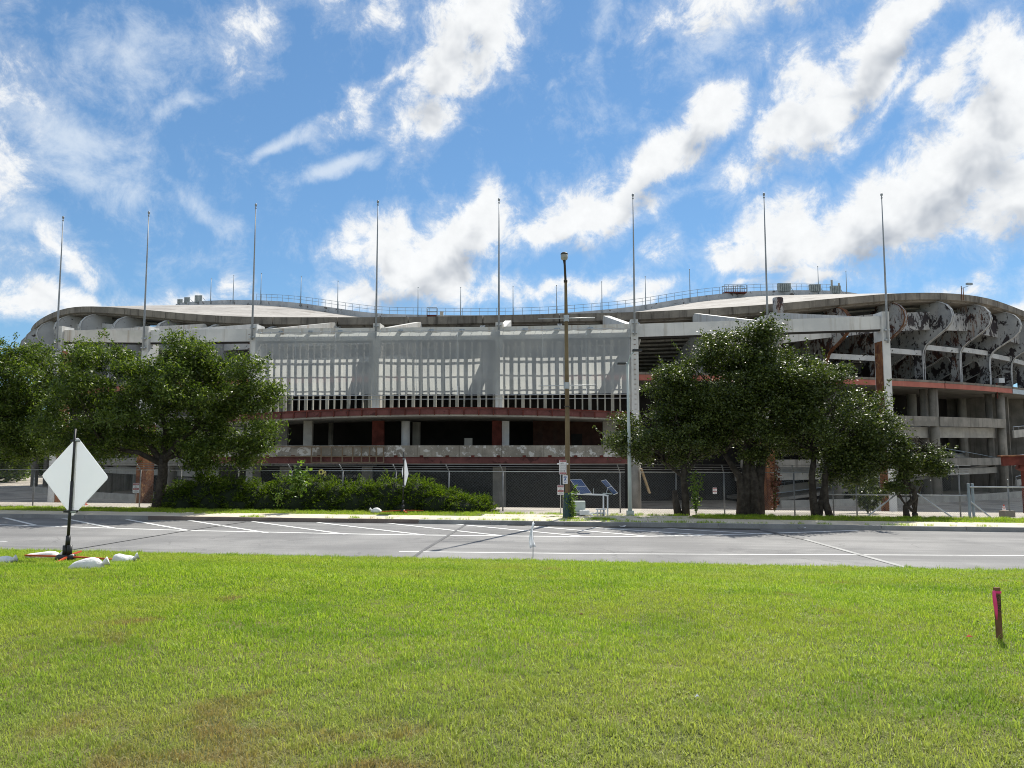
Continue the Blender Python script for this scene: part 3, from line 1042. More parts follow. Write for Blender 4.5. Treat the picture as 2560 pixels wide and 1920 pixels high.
# ramp parapets and decks
for sg in (-1, 1):
    for (z0, z1, u, deck) in ((5.65, 6.8, .12, 0), (3.95, 5.25, -1.2, 1), (.9, 1.8, .12, 0), (-.65, .1, -1.2, 1)):
        for (a, b) in ((11, 17.9), (18.0, 26.9), (27.0, 35.9)):
            aa, bb = (a, b) if sg > 0 else (-b, -a)
            sl = .012 * sg if deck else 0
            sweep(lambda th, z0=z0, z1=z1, u=u, sl=sl: [(RAD + u - .28, z0 + sl * th), (RAD + u, z0 + sl * th), (RAD + u, z1 + sl * th), (RAD + u - .28, z1 + sl * th)], arange(aa + .06, bb - .06, 1.5), 'ramp_parapet', CONC_L if deck else CONC)
    for (z0, z1, t0, t1) in ((-2.6, 1.2, 13, 36), (1.2, 5.2, 36, 13), (5.2, 5.2, 13, 36), (.2, .2, 14, 36)):
        a, b = (t0, t1) if t0 < t1 else (t1, t0)
        za, zb_ = (z0, z1) if t0 < t1 else (z1, z0)
        f = lambda th: za + (zb_ - za) * (abs(th) - a) / (b - a)
        ths = arange(a, b, 1.5) if sg > 0 else arange(-b, -a, 1.5)
        sweep(lambda th, f=f: [(RAD - 9.5, f(th) - .35), (RAD - 1.55, f(th) - .35), (RAD - 1.55, f(th) - .02), (RAD - 9.5, f(th) - .02)], ths, 'ramp_deck', CONC)
        sweep(lambda th, f=f: [(RAD - 5.3, f(th) - .4), (RAD - 5.1, f(th) - .4), (RAD - 5.1, f(th) + .85), (RAD - 5.3, f(th) + .85)], ths, 'ramp_wall', CONC_L)
        mbr = MB()
        mbr.tube([pol(t, RAD - 1.4, f(t) + .55 + (0 if z0 != z1 else .35)) for t in ths], .035, 5)
        mbr.tube([pol(t, RAD - 5.2, f(t) + 1.2) for t in ths], .035, 5)
        for t in ths:
            mbr.tube([pol(t, RAD - 5.2, f(t) + .8), pol(t, RAD - 5.2, f(t) + 1.2)], .03, 5)
        mbr.build('ramp_handrail', STEEL_B, stadium)
    a, b = (13, 45) if sg > 0 else (-45, -13)
    sweep(rect(RAD + 1.6, RAD + 1.9, ZG - .3, ZG + .75), arange(a, b, 1.5), 'base_wall', CONC_L)
# ramps beyond the last columns
for (z0, h) in ((4.3, 1.0), (.6, .9), (-2.0, .8)):
    sweep(lambda th: [(RAD + .3, z0 + (th - 36) * .09), (RAD + .5, z0 + (th - 36) * .09), (RAD + .5, z0 + h + (th - 36) * .09), (RAD + .3, z0 + h + (th - 36) * .09)], arange(36.6, 52, 1.1), 'ramp_parapet', CONC_L)
    m_ = MB()
    m_.tube([pol(t, RAD + .4, z0 + h + .45 + (t - 36) * .09) for t in arange(36.6, 52, 1.1)], .04, 5)
    for t in arange(36.6, 52, 1.1):
        m_.tube([pol(t, RAD + .4, z0 + h - .05 + (t - 36) * .09), pol(t, RAD + .4, z0 + h + .45 + (t - 36) * .09)], .035, 5)
    m_.build('ramp_handrail', STEEL, stadium)

# ------------------------------------------------------------------ entrance frame
ZPOLE = None
tops = [(158.5, 544), (372.6, 532), (640, 512.6), (945, 504.5), (1247.6, 499.4), (1582, 488), (1909.5, 486), (2203.5, 487)]
ref = P(1247.6, 499.4, 63.0)
ZPOLE = ref.z
cols = []
for (x, y) in tops:
    d = ray(x, y)
    k = (ZPOLE - EYE) / d.z
    cols.append(Vector((d.x * k, d.y * k, 0)))
BZ = [14.05, 13.8, 13.6, 13.55, 13.55, 13.6, 13.92, 14.25]
BH = 1.12
BZ0, BZ1 = 12.5, 13.75
NCOL = len(cols)


def along(i):                      # unit vector of the frame line at column i
    a, b = cols[max(i - 1, 0)], cols[min(i + 1, NCOL - 1)]
    return (b - a).normalized()


FRONT_Z = [ZG, ZG, ZG, 6.3, 6.2, ZG, ZG, ZG]
for i, c in enumerate(cols):
    d = along(i)
    n_ = Vector((d.y, -d.x, 0))                       # towards the road
    ang = math.atan2(d.y, d.x)
    q = c - n_ * .95
    mt = PAINT
    hgt = BZ[i] + .35 - FRONT_Z[i]
    o = MB().box((q.x, q.y, FRONT_Z[i] + hgt / 2), (.62, 1.5, hgt), ang).build('frame_column', PAINT_ST if i in (3, 4) else PAINT, stadium)
    if i in (0, 7):
        # rusted web between the two painted flanges
        sx = -1 if i == 7 else 1
        w_ = q + d * sx * .315
        MB().box((w_.x, w_.y, (BZ0 + ZG) / 2 - .2), (.06, 1.25, BZ0 - ZG - .4), ang).build('rusted_web', RUST, o)
    if i in (1, 6):
        MB().box((q.x, q.y, (ZG + 5.2) / 2), (.66, 1.54, 5.2 - ZG), ang).build('rusted_foot', RUST, o)
    if i in (2, 5):
        m_ = MB()
        for zz in np.arange(5.5, 13.2, .42):
            b0 = c + d * (-.36 if i == 2 else .0) - n_ * .15
            m_.box((b0.x, b0.y, zz), (.16, .05, .03), ang)
        m_.build('climbing_rungs', RUST, o)
# beams between columns, set back from the column fronts, with the sloping rib running back to the bowl from each column
for i in range(NCOL - 1):
    a, b = cols[i], cols[i + 1]
    d = (b - a).normalized()
    n_ = Vector((d.y, -d.x, 0))
    a2, b2 = a + d * .33 - n_ * .75, b - d * .33 - n_ * .75
    za_, zb_ = BZ[i] - BH / 2, BZ[i + 1] - BH / 2
    o = MB().bar((a2.x, a2.y, za_), (b2.x, b2.y, zb_), .62, BH).build('frame_beam', PAINT_ST if i in (0, 2, 3, 4) else PAINT, stadium)
    MB().bar((a2.x, a2.y, BZ[i] - BH - .065), (b2.x, b2.y, BZ[i + 1] - BH - .065), .5, .12).build('beam_shade_strip', DARK, o)  # solid dark bar below the beam, shade drawn as a near-black strip
for i, c in enumerate(cols):
    d = along(i)
    n_ = Vector((d.y, -d.x, 0))
    q = c - n_ * 1.72
    rad_d = (Vector((CX, CY, 0)) - q)
    r_now = rad_d.length
    rad_d.normalize()
    Lr = r_now - (RAD + 1.3)
    e = q + rad_d * Lr
    sdv = Vector((-rad_d.y, rad_d.x, 0)) * .32
    th_e = math.degrees(math.atan2(e.x - CX, CY - e.y))
    zt_e = [17.3, 16.85, 16.55, 16.3, 16.3, 16.8, 17.2, 17.6][i]
    poly = [q + Vector((0, 0, BZ[i] - .9)), e + Vector((0, 0, zt_e - 2.0)), e + Vector((0, 0, zt_e - .35)), e - rad_d * .5 + Vector((0, 0, zt_e)), q + Vector((0, 0, BZ[i] + .12))]
    MB().extrude([p_ - sdv for p_ in poly], sdv * 2).build('radial_beam', PAINT_ST if i in (0, 2, 3) else PAINT, stadium)

# flagpoles: things of their own, strapped to the columns
ordn = ['leftmost', 'second from left', 'third from left', 'fourth from left', 'fourth from right', 'third from right', 'second from right', 'rightmost']
for i, c in enumerate(cols):
    d = along(i)
    n_ = Vector((d.y, -d.x, 0))
    p0 = Vector((c.x, c.y, 0)) + n_ * .02
    zb_ = 11.9 if i not in (2, 3, 4, 5) else 12.55
    fp = empty('flagpole', (p0.x, p0.y, zb_))
    tag(fp, f'tall slim grey flagpole on the entrance beam, {ordn[i]} of the eight', 'flagpole', 'tall flagpoles along the entrance beam')
    H = ZPOLE - zb_
    MB().tube([(0, 0, 0), (0, 0, H * .35), (0, 0, H * .7), (0, 0, H - .35)], [.092, .08, .058, .036], 12).build('shaft', POLE, fp, True, True)
    MB().lathe((0, 0, H - .35), [(.036, 0), (.075, .04), (.075, .1), (.03, .14), (.04, .2), (.085, .26), (.105, .35), (.085, .44), (.03, .49)], 10).build('finial', POLE, fp, True, True)
    m_ = MB()
    for zz in (.25, 1.1):
        m_.box((0, .16, zz), (.42, .44, .12), 0)
    m_.build('bracket', STEEL, fp, False, True)

# mesh screen between the third and sixth columns
scr = empty('mesh_screen', (cols[3].x, cols[3].y, 7.6))
tag(scr, 'large translucent grey fabric screen hung across the middle of the stadium front', 'screen')
SZ0, SZ1 = 7.62, 13.1
for i in (2, 3, 4):
    a, b = cols[i], cols[i + 1]
    d = (b - a).normalized()
    n_ = Vector((d.y, -d.x, 0))
    a2 = a + n_ * .22 + d * (.42 if i == 2 else .005)
    b2 = b + n_ * .22 - d * (.42 if i == 4 else .005)
    NX, NZ = 26, 10
    v, f = [], []
    for ii in range(NX + 1):
        for jj in range(NZ + 1):
            fx, fz = ii / NX, jj / NZ
            p = a2.lerp(b2, fx)
            sag = .05 * math.sin(fx * 31 + i) * (1 - fz) * .5 + .10 * math.sin(fx * math.pi) * math.sin(fz * math.pi)
            p = p + n_ * sag
            zt_ = SZ1 - .10 * abs(math.sin(fx * 7 * math.pi)) - (.12 if i == 2 else .05) * math.sin(fx * math.pi)
            zb2 = SZ0 + .05 * abs(math.sin(fx * 9 * math.pi))
            v.append((p.x, p.y, zb2 + (zt_ - zb2) * fz))
    for ii in range(NX):
        for jj in range(NZ):
            q = ii * (NZ + 1) + jj
            f.append((q, q + NZ + 1, q + NZ + 2, q + 1))
    m_ = MB(); m_.v = v; m_.f = f
    m_.build('fabric_panel', SCREEN, scr, True)
    m_ = MB()
    m_.tube([(a2.x, a2.y, SZ1 + .03), (b2.x, b2.y, SZ1 + .03)], .03, 6)
    m_.tube([(a2.x, a2.y, SZ0 - .04), (b2.x, b2.y, SZ0 - .04)], .035, 6)
    m_.tube([(a2.x, a2.y, SZ0 - .38), (b2.x, b2.y, SZ0 - .38)], .03, 6)
    for k in range(12):
        p = a2.lerp(b2, (k + .5) / 12)
        m_.box((p.x, p.y, SZ1 + .03), (.06, .06, .16))
        w_ = p - n_ * .6
        m_.tube([(p.x, p.y, SZ1 + .06), (w_.x, w_.y, SZ1 + .12)], .015, 4)
    tag(m_.build('cables', STEEL, scr), kind='stuff')
    m_ = MB()
    for fx in (.34, .67):
        p = a2.lerp(b2, fx) + n_ * .012
        m_.bar((p.x, p.y, SZ0), (p.x, p.y, SZ1 - .1), .05, .01, (n_.x, n_.y, 0))
    m_.build('seam_tape', WHITE, scr)
    m_ = MB()
    for fx in (.2, .45, .7):
        p = a2.lerp(b2, fx) - n_ * .28
        m_.box((p.x, p.y, SZ1 + .12), (.34, .5, .12), .4)
    m_.build('flood_lamp', STEEL_B, scr)

# louvre wall of concrete fins behind the screen
NF = 50
a, b = cols[2] + Vector((.5, 0, 0)), cols[5] - Vector((.5, 0, 0))
zf0, zf1 = 6.05, 13.3
fin_me = {}
for thick in (.12, .27):
    m_ = MB().box((0, 0, (zf1 - zf0) / 2), (thick, .20, zf1 - zf0))
    # stub brackets half way up
    m_.box((.0, -.18, 3.0), (.05, .16, .10)); m_.box((0, -.18, 4.3), (.05, .16, .10))
    me = m_.mesh('louvre_fin'); me.materials.append(CONC_L)
    fin_me[thick] = me
for k in range(NF + 1):
    fx = k / NF
    p = a.lerp(b, fx)
    seg = along(3)
    n_ = Vector((seg.y, -seg.x, 0))
    # follow the slight bend of the column line
    for i in (2, 3, 4):
        if cols[i].x <= p.x <= cols[i + 1].x:
            q = cols[i].lerp(cols[i + 1], (p.x - cols[i].x) / (cols[i + 1].x - cols[i].x))
            p = q - n_ * 1.75
            break
    o = link('louvre_fin', fin_me[.27 if k % 3 == 0 else .12], stadium)
    o.location = Vector((p.x, p.y, zf0))
    o.rotation_euler = (0, 0, math.atan2(seg.y, seg.x))
for zz, hh in ((9.45, .07), (10.72, .07), (12.0, .07), (13.2, .15)):
    m_ = MB()
    for i in (2, 3, 4):
        p0, p1 = cols[i] - n_ * 2.0, cols[i + 1] - n_ * 2.0
        m_.bar((p0.x, p0.y, zz), (p1.x, p1.y, zz), .06, hh)
    m_.build('louvre_rail', CONC_L, stadium)

# bulging entrance decks
BX, BYF, BR = -5.0, 60.2, 46.0             # centre line, front, plan radius of the deck edge


def deck_pt(x, off=0.0):
    r_ = BR + off
    return Vector((x, BYF + BR - math.sqrt(max(r_ * r_ - (x - BX) ** 2, 1)), 0))


def arc_slab(x0, x1, back, zf, h, name, mat, off=0.0, seg=1.2, sofit=0.0):
    """slab whose front follows the deck curve; zf(x) gives its top"""
    n = max(1, int(round((x1 - x0) / seg)))
    m_ = MB()
    for i in range(n + 1):
        x = x0 + (x1 - x0) * i / n
        p = deck_pt(x, off)
        z = zf(x)
        m_.v += [(p.x, p.y, z - h), (p.x, back if back > p.y else p.y + .1, z - h - sofit), (p.x, back if back > p.y else p.y + .1, z), (p.x, p.y, z)]
    for i in range(n):
        k = i * 4
        for j in range(4):
            l = (j + 1) % 4
            m_.f.append((k + j, k + 4 + j, k + 4 + l, k + l))
    m_.f.append((3, 2, 1, 0)); k = n * 4; m_.f.append((k, k + 1, k + 2, k + 3))
    return m_.build(name, mat, stadium)


zc = lambda x: 6.38 - .55 * ((x - BX) / 21.0) ** 2
arc_slab(-25.5, 10.6, 76, zc, .7, 'upper_deck', CONC_L, -.06)
x = -25.5
while x < 10.5:
    arc_slab(x + .025, min(x + 1.2, 10.6) - .025, 0, lambda q: zc(q) - .1, .46, 'fascia_panel', RED, .06, .6)
    x += 1.2
arc_slab(-25.5, 10.6, 0, lambda q: zc(q) + .03, .12, 'fascia_cap', RUST_RED, .16)
m_ = MB()
x = -25.5
while x < 10.7:
    p = deck_pt(x, .1); m_.box((p.x, p.y - .02, zc(x) - .36), (.09, .10, .5)); x += 1.2
m_.build('fascia_joint', RUST_RED, stadium)
# lower deck: concrete parapet over a red band
lowY = 61.0
lx0, lx1 = -25.0, 9.6
x = lx0
while x < lx1:
    xe = min(x + 3.45, lx1)
    MB().box(((x + xe) / 2, lowY, 2.84), (xe - x - .02, .26, .93)).build('parapet_panel', CONC_PATCH, stadium)
    x = xe
MB().box(((lx0 + lx1) / 2, lowY + .06, 2.10), (lx1 - lx0, .22, .54)).build('red_edge_band', RED, stadium)
m_ = MB()
for x in np.arange(lx0 + .8, lx1, 2.1):
    m_.box((x, lowY - .15, 2.42), (.28, .10, .16))
m_.build('band_bracket', RUST_RED, stadium)
MB().hexa([(lx0, lowY + .2, 1.78), (lx1, lowY + .2, 1.78), (lx1, 78, 1.35), (lx0, 78, 1.35), (lx0, lowY + .2, 2.3), (lx1, lowY + .2, 2.3), (lx1, 78, 2.3), (lx0, 78, 2.3)]).build('lower_deck', CONC_L, stadium)
# back walls and piers of the two entrance storeys
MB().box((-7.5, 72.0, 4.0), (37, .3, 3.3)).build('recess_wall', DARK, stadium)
MB().box((6.6, 69.0, 4.0), (9.3, .25, 3.3)).build('brick_wall', BRICK, stadium)
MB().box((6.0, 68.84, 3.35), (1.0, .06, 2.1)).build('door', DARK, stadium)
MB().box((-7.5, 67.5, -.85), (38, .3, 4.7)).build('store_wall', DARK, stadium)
for (xa, xb, Y, mt, nm, rd) in ((760, 781, 64.5, CONC_L, 'pier', 0), (690, 720, 66, CONC, 'pier', 0), (821, 833, 69, CONC, 'round_column', 1), (931, 960, 64.5, RUST_RED, 'pier', 0), (1003, 1025, 65, WHITE, 'round_column', 1),
                            (1031, 1051, 68, CONC_L, 'round_column', 1), (1230, 1254, 64.5, RUST_RED, 'pier', 0), (1255, 1273, 65, WHITE, 'pier', 0), (1507, 1540, 66, CONC_L, 'pier', 0), (1543, 1558, 67, BRICK, 'pier', 0)):
    pa, pb = P(xa, 1100, Y), P(xb, 1100, Y)
    w_ = pb.x - pa.x
    cx_ = (pa.x + pb.x) / 2
    if rd: MB().lathe((cx_, Y, 2.25), [(w_ / 2, 0), (w_ / 2, 3.2)], 16).build(nm, mt, stadium, True)
    else: MB().box((cx_, Y, 3.85), (w_, .5, 3.2)).build(nm, mt, stadium)
for (xa, xb, Y, mt) in ((1232, 1265, 64, CONC), (905, 930, 64, CONC), (700, 725, 63.5, CONC)):
    pa, pb = P(xa, 1250, Y), P(xb, 1250, Y)
    MB().box(((pa.x + pb.x) / 2, Y, -.8), (pb.x - pa.x, .6, 4.6)).build('pier', mt, stadium)
text('OFFICIAL TEAM STORE', .36, (P(842, 1190, 62.6).x, 62.6, P(842, 1191, 62.6).z), (R(90), 0, 0), CONC, stadium, extrude=.04)
TUBE = surf('brown_tube_paint', (.13, .095, .06), (.18, .135, .09), 2, .7)
# brown tube frame left over from a removed sign on the parapet
sf = empty('sign_frame', (-14, 60.6, 1.7))
tag(sf, 'brown rectangular tube frame fixed across the concrete parapet behind the hedge', 'frame')
zt_, zb_ = P(800, 1117, 60.65).z, P(800, 1156, 60.65).z
mid_z = P(800, 1141, 60.65).z
X = lambda x: P(x, 1130, 60.65).x
for (xa, xb, z) in ((690, 962, zt_), (690, 960, mid_z), (779, 960, zb_)):
    MB().bar((X(xa), 60.65, z), (X(xb), 60.65, z), .09, .09).build('rail', TUBE, sf)
for x in (779, 803, 829, 856, 882, 904, 924, 941, 959):
    MB().bar((X(x), 60.66, zb_), (X(x), 60.66, zt_), .10, .08, (0, 1, 0)).build('upright', TUBE, sf)

# ------------------------------------------------------------------ roof equipment (things standing on the stadium)
def ring_at(px_, r=80.0):
    th, _ = on_ring(px_, 770, r)
    return th


mast_px = [(655.7, 685), (755.6, 693), (847.5, 704), (1047, 720), (1153, 720), (1283, 718), (1391, 715), (1503.6, 706), (1612, 693), (1722.7, 675), (2043, 667), (2113, 679), (587, 690), (531, 698)]
mast_px.sort()
nm_ = ['first', 'second', 'third', 'fourth', 'fifth', 'sixth', 'seventh', 'eighth', 'ninth', 'tenth', 'eleventh', 'twelfth', 'thirteenth', 'fourteenth']
for i, (x, y) in enumerate(mast_px):
    th = ring_at(x)
    p = pol(th, 80.35, z_inn(th) - .6)
    zt_ = P(x, y, p.y).z
    o = empty('roof_mast', p)
    H = zt_ - p.z
    tag(o, f'thin mast on the roof edge, {nm_[i]} of fourteen from the left', 'mast', 'thin masts along the roof edge')
    MB().tube([(0, 0, 0), (0, 0, H * .5), (0, 0, H)], [.075, .06, .04], 7).build('shaft', STEEL_B, o, True, True)
    MB().lathe((0, 0, H), [(.04, 0), (.07, .04), (.07, .12), (.02, .16)], 7).build('tip', STEEL_B, o, True, True)
# louvred floodlight banks
for i, (xa, xb, ya, yb, lab) in enumerate(((443, 457, 749, 760, 'small grey floodlight bank at the left end of the roof'), (460, 475, 744, 760, 'middle of three grey floodlight banks on the left roof'), (486, 506, 739, 759, 'largest grey floodlight bank on the left roof, nearest the masts'),
                                     (1944, 1976, 709, 731, 'wide grey floodlight bank on the right roof beside the cage'), (2023, 2051, 712, 731, 'middle grey floodlight bank on the right roof'), (2076, 2101, 715, 735, 'grey floodlight bank with two stub poles on the right roof'))):
    th = ring_at((xa + xb) / 2)
    p = pol(th, 80.8, 0)
    pa, pb = P(xa, yb, p.y), P(xb, ya, p.y)
    w_, h_ = pb.x - pa.x, pb.z - pa.z
    o = empty('floodlight_bank', ((pa.x + pb.x) / 2, p.y, pa.z))
    tag(o, lab, 'floodlights', 'floodlight banks on the roof')
    n = 6
    for k in range(n):
        MB().box((-w_ / 2 + w_ * (k + .5) / n, 0, h_ / 2 + .1), (w_ / n * .8, .35, h_ * .9), .35).build('lamp_case', surf('floodlight_grey', (.22, .25, .25), (.32, .35, .34), 2, .6) if 'floodlight_grey' not in MATS else MATS['floodlight_grey'], o, False, True)
    MB().box((0, .3, h_ * .15), (w_, .2, .12)).build('rack', STEEL_B, o, False, True)
    MB().bar((w_ / 2, .2, h_ * .8), (w_ / 2 + .9, .6, -.2), .06, .06).build('stay', STEEL_B, o, False, True)
    if i == 5:
        for dx, hh in ((-w_ * .28, 1.0), (w_ * .42, .5)):
            MB().tube([(dx, .2, h_ * .5), (dx, .2, h_ + hh)], .16, 8).build('stub_pole', CONC_L, o, False, True)
# railed stair cage
def cage(name, xa, xb, ya, yb, nn, label, cat, r=80.8):
    th = ring_at((xa + xb) / 2)
    Y = pol(th, r).y
    a, b = P(xa, yb, Y), P(xb, ya, Y)
    o = empty(name, ((a.x + b.x) / 2, Y, a.z))
    tag(o, label, cat)
    w_, h_ = b.x - a.x, b.z - a.z
    for dy in (0, 1.0):
        for z in (h_ * .5, h_):
            MB().bar((-w_ / 2, dy, z), (w_ / 2, dy, z), .07, .07).build('rail', STEEL_B, o, False, True)
        for k in range(nn + 1):
            MB().bar((-w_ / 2 + w_ * k / nn, dy, -.1), (-w_ / 2 + w_ * k / nn, dy, h_), .07, .07, (0, 1, 0)).build('post', STEEL_B, o, False, True)
    MB().box((0, .5, .02), (w_, 1.1, .2)).build('platform', RUST_RED, o, False, True)
cage('stair_cage', 1811, 1866, 712, 731, 5, 'railed steel stair cage on the right side of the roof', 'cage')
cage('equipment_stand', 1067, 1092, 769, 789, 1, 'small open steel stand on the roof edge above the screen', 'stand')
o = empty('roof_box', P(1104, 789, 100)); tag(o, 'small pale cabinet on the roof edge beside the steel stand', 'cabinet')
MB().box((0, 0, .2), (.45, .4, .6)).build('case', CONC_L, o, False, True)
MB().box((0, 0, .53), (.52, .47, .06)).build('lid', STEEL, o, False, True)
# vent stack with rust streaks behind the beam
th, _ = on_ring(1941, 760, RAD + 1.6)
p = pol(th, RAD + 1.9)
vz0, vz1 = P(1941, 777, p.y).z - 1.5, P(1941, 744, p.y).z
MB().lathe((p.x, p.y, vz0), [(.55, 0), (.55, vz1 - vz0 - .1), (.48, vz1 - vz0)], 16).build('vent_stack', PEEL_RUST, stadium, True)
# camera bracket on the right rim
th, _ = on_ring(2403, 735, RAD + 1)
p = pol(th, RAD + 1.05, z_rim(th))
o = empty('camera_bracket', p); tag(o, 'security camera on a rusty bracket on the right rim', 'camera')
MB().bar((0, 0, -.8), (0, 0, 1.0), .07, .07, (0, 1, 0)).build('post', RUST, o, False, True)
MB().bar((.22, 0, -.8), (.22, 0, .8), .07, .07, (0, 1, 0)).build('post', RUST, o, False, True)
MB().bar((0, 0, .7), (.9, 0, 1.0), .06, .06).build('arm', STEEL_B, o, False, True)
MB().box((1.0, 0, 1.25), (.75, .3, .25), .2).build('camera_case', STEEL_B, o, False, True)
# plywood board in the entrance recess
o = MB().box((P(1171, 1105, 63.5).x, 63.5, P(1171, 1104.5, 63.5).z), (.68, .05, .62)).build('board', CONC_L)
tag(o, 'pale board propped in the dark upper entrance recess', 'board')
# big round column and hanging plank at the right of the entrance
cp = P(1590, 1270, 58.0)
MB().lathe((cp.x, 58.0, ZG), [(.42, 0), (.42, 5.2)], 18).build('round_column', CONC, stadium, True)
mb = MB(); a, b = P(1603, 1172, 57.5), P(1624, 1233, 57.5)
o = mb.bar(a, b, .12, .55, (0, 1, 0)).build('hanging_plank', TAN)
tag(o, 'broken tan plank hanging beside the round concrete column', 'plank')
# rusty gantry at the right edge
gb = empty('rusty_gantry', P(2556, 1250, 62)); tag(gb, 'dark red rusted steel gantry at the right edge in front of the ramps', 'gantry')
a, b = P(2505, 1152, 62), P(2640, 1146, 61)
MB().bar(a, b, .5, .82).build('beam', RUST_RED, gb)
MB().bar(P(2498, 1140, 62), P(2650, 1137, 61), .9, .1).build('cap_plate', RUST, gb)
MB().bar(P(2545, 1165, 61.9), P(2560, 1172, 61.9), .5, .5).build('knuckle', RUST_RED, gb)
a = P(2562, 1170, 61.9); MB().bar((a.x, a.y, a.z), (a.x, a.y, -2.6), .42, .42, (0, 1, 0)).build('post', RUST_RED, gb)
# flood lamp on the concourse edge
a = P(2492, 965, 95); o = empty('pole_camera', a); tag(o, 'small grey floodlight on a rusty post at the concourse corner', 'floodlight')
MB().bar((0, 0, -1.6), (0, 0, .4), .12, .12, (0, 1, 0)).build('post', RUST_RED, o, False, True)
MB().box((.4, 0, .7), (1.0, .6, .6), .3).build('lamp_case', STEEL, o, False, True)

# ------------------------------------------------------------------ chain-link fences
def fence(label, t0, t1, s, hgt, posts, barbed=True, arm=True, zfun=None, mid_rail=None, top_rail=False):
    c = RP((t0 + t1) / 2, s)
    o = empty('chain_link_fence', (c.x, c.y, float(np.interp(s, SP, SZ))))
    tag(o, label, 'fence')
    zb = float(np.interp(s, SP, SZ)) + .03
    n = max(1, int((t1 - t0) / 2))
    me = bpy.data.meshes.new('wire_mesh')
    v, f, uvs = [], [], []
    for i in range(n + 1):
        t = t0 + (t1 - t0) * i / n
        v += [tuple(RP(t, s, zb)), tuple(RP(t, s, zb + hgt))]
    for i in range(n): f.append((2 * i, 2 * i + 2, 2 * i + 3, 2 * i + 1))
    me.from_pydata(v, [], f)
    uv = me.uv_layers.new(name='UVMap')
    for poly in me.polygons:
        for li in poly.loop_indices:
            vi = me.loops[li].vertex_index
            t = t0 + (t1 - t0) * (vi // 2) / n
            uv.data[li].uv = (t, hgt * (vi % 2))
    me.materials.append(CHAIN)
    link('wire_mesh', me, o)
    for t in posts:
        m_ = MB()
        m_.tube([RP(t, s + .03, zb - .1), RP(t, s + .03, zb + hgt)], .035, 8)
        if arm: m_.tube([RP(t, s + .03, zb + hgt - .02), RP(t - .12, s - .22, zb + hgt + .34)], .028, 6)
        m_.build('post', FENCE, o, True)
    m_ = MB()
    m_.tube([RP(t0, s - .01, zb + hgt - .01), RP(t1, s - .01, zb + hgt - .01)], .022 if not top_rail else .035, 6)
    if mid_rail: m_.tube([RP(mid_rail[0], s - .03, zb + mid_rail[2]), RP(mid_rail[1], s - .03, zb + mid_rail[2])], .03, 6)
    m_.build('rail', STEEL, o)
    if barbed:
        for k in range(3):
            q = (k + 1) / 3
            MB().tube([RP(t0, s + .03 - .25 * q, zb + hgt + .34 * q), RP(t1, s + .03 - .25 * q, zb + hgt + .34 * q)], .011, 4).build('barbed_wire', FENCE, o)
    return o


def t_at(px_, py_, z): 
    p = G(px_, py_, z); return T_of(p.x, p.y)


def t_px(px_, s):                 # road coordinate t where the view ray at px crosses the line s
    d = ray(px_, 1200); m = d.x / d.y
    # x = m*y ; s = x*sa + (y-20.5)*ca
    y = (s + 20.5 * ca) / (m * sa + ca)
    return T_of(m * y, y)


fl = fence('chain link fence with angled barbed wire arms behind the left trees', t_px(-260, 16.6), t_px(420, 16.6), 16.6, 1.95, [t_px(x, 16.6) for x in (-200, 84, 350)])
fm = fence('chain link fence behind the hedge, below the entrance decks', t_px(426, 16.6), t_px(1562, 16.6), 16.6, 1.95, [t_px(x, 16.6) for x in (452, 595, 728, 856, 990, 1122, 1257, 1408, 1550)])
fr = fence('chain link fence running behind the four dark trees', t_px(1600, 15.8), t_px(2422, 15.8), 15.8, 1.95, [t_px(x, 15.8) for x in (1690, 1810, 1985, 2082, 2140, 2264, 2398)], mid_rail=(t_px(2050, 15.8), t_px(2420, 15.8), .95))
fg = fence('chain link gate panel with pale top rail near the right edge', t_px(2424, 15.6), t_px(2700, 15.6), 15.6, 1.35, [t_px(x, 15.6) for x in (2520, 2660)], barbed=False, arm=True, top_rail=True)
for o, x0, x1, zz in ((fr, 2253, 2166, 1.25), (fr, 2278, 2376, 1.25), (fg, 2424, 2473, .75)):
    s = 15.55
    MB().tube([RP(t_px(x0, s), s, zz), RP(t_px(x1, s), s, .05)], .035, 8).build('brace', STEEL, o)
for x in (2420, 2430):
    MB().tube([RP(t_px(x, 15.7), 15.7, 0), RP(t_px(x, 15.7), 15.7, 1.55)], .06, 8).build('gate_post', STEEL_B, fg)
fb = RP(t_px(2513, 15.45), 15.45, .12)
o = MB().box(fb + Vector((0, 0, .12)), (.5, .35, .28), .1).build('post_foot', CONC_D, fg)
# white plastic barrier ends by the left cone
o = empty('white_barrier', RP(t_px(212, 16.2), 16.2)); tag(o, 'white slatted barrier behind the big diamond sign', 'barrier')
for k in range(5):
    p = RP(t_px(200 + k * 3.6, 16.2), 16.2, .55)
    MB().box(p, (.05, .04, .95)).build('slat', WHITE, o)
MB().bar(RP(t_px(199, 16.2), 16.2, .95), RP(t_px(216, 16.2), 16.2, .95), .05, .06).build('rail', WHITE, o)

# ------------------------------------------------------------------ vegetation
def quads_obj(name, V, mat, parent, tri=False):
    n = len(V)
    me = bpy.data.meshes.new(name)
    k = V.shape[1]
    me.vertices.add(n * k)
    me.vertices.foreach_set('co', V.reshape(-1).astype(np.float32))
    me.loops.add(n * k)
    me.loops.foreach_set('vertex_index', np.arange(n * k, dtype=np.int32))
    me.polygons.add(n)
    me.polygons.foreach_set('loop_start', np.arange(0, n * k, k, dtype=np.int32))
    me.update(calc_edges=True)
    me.materials.append(mat)
    return link(name, me, parent)


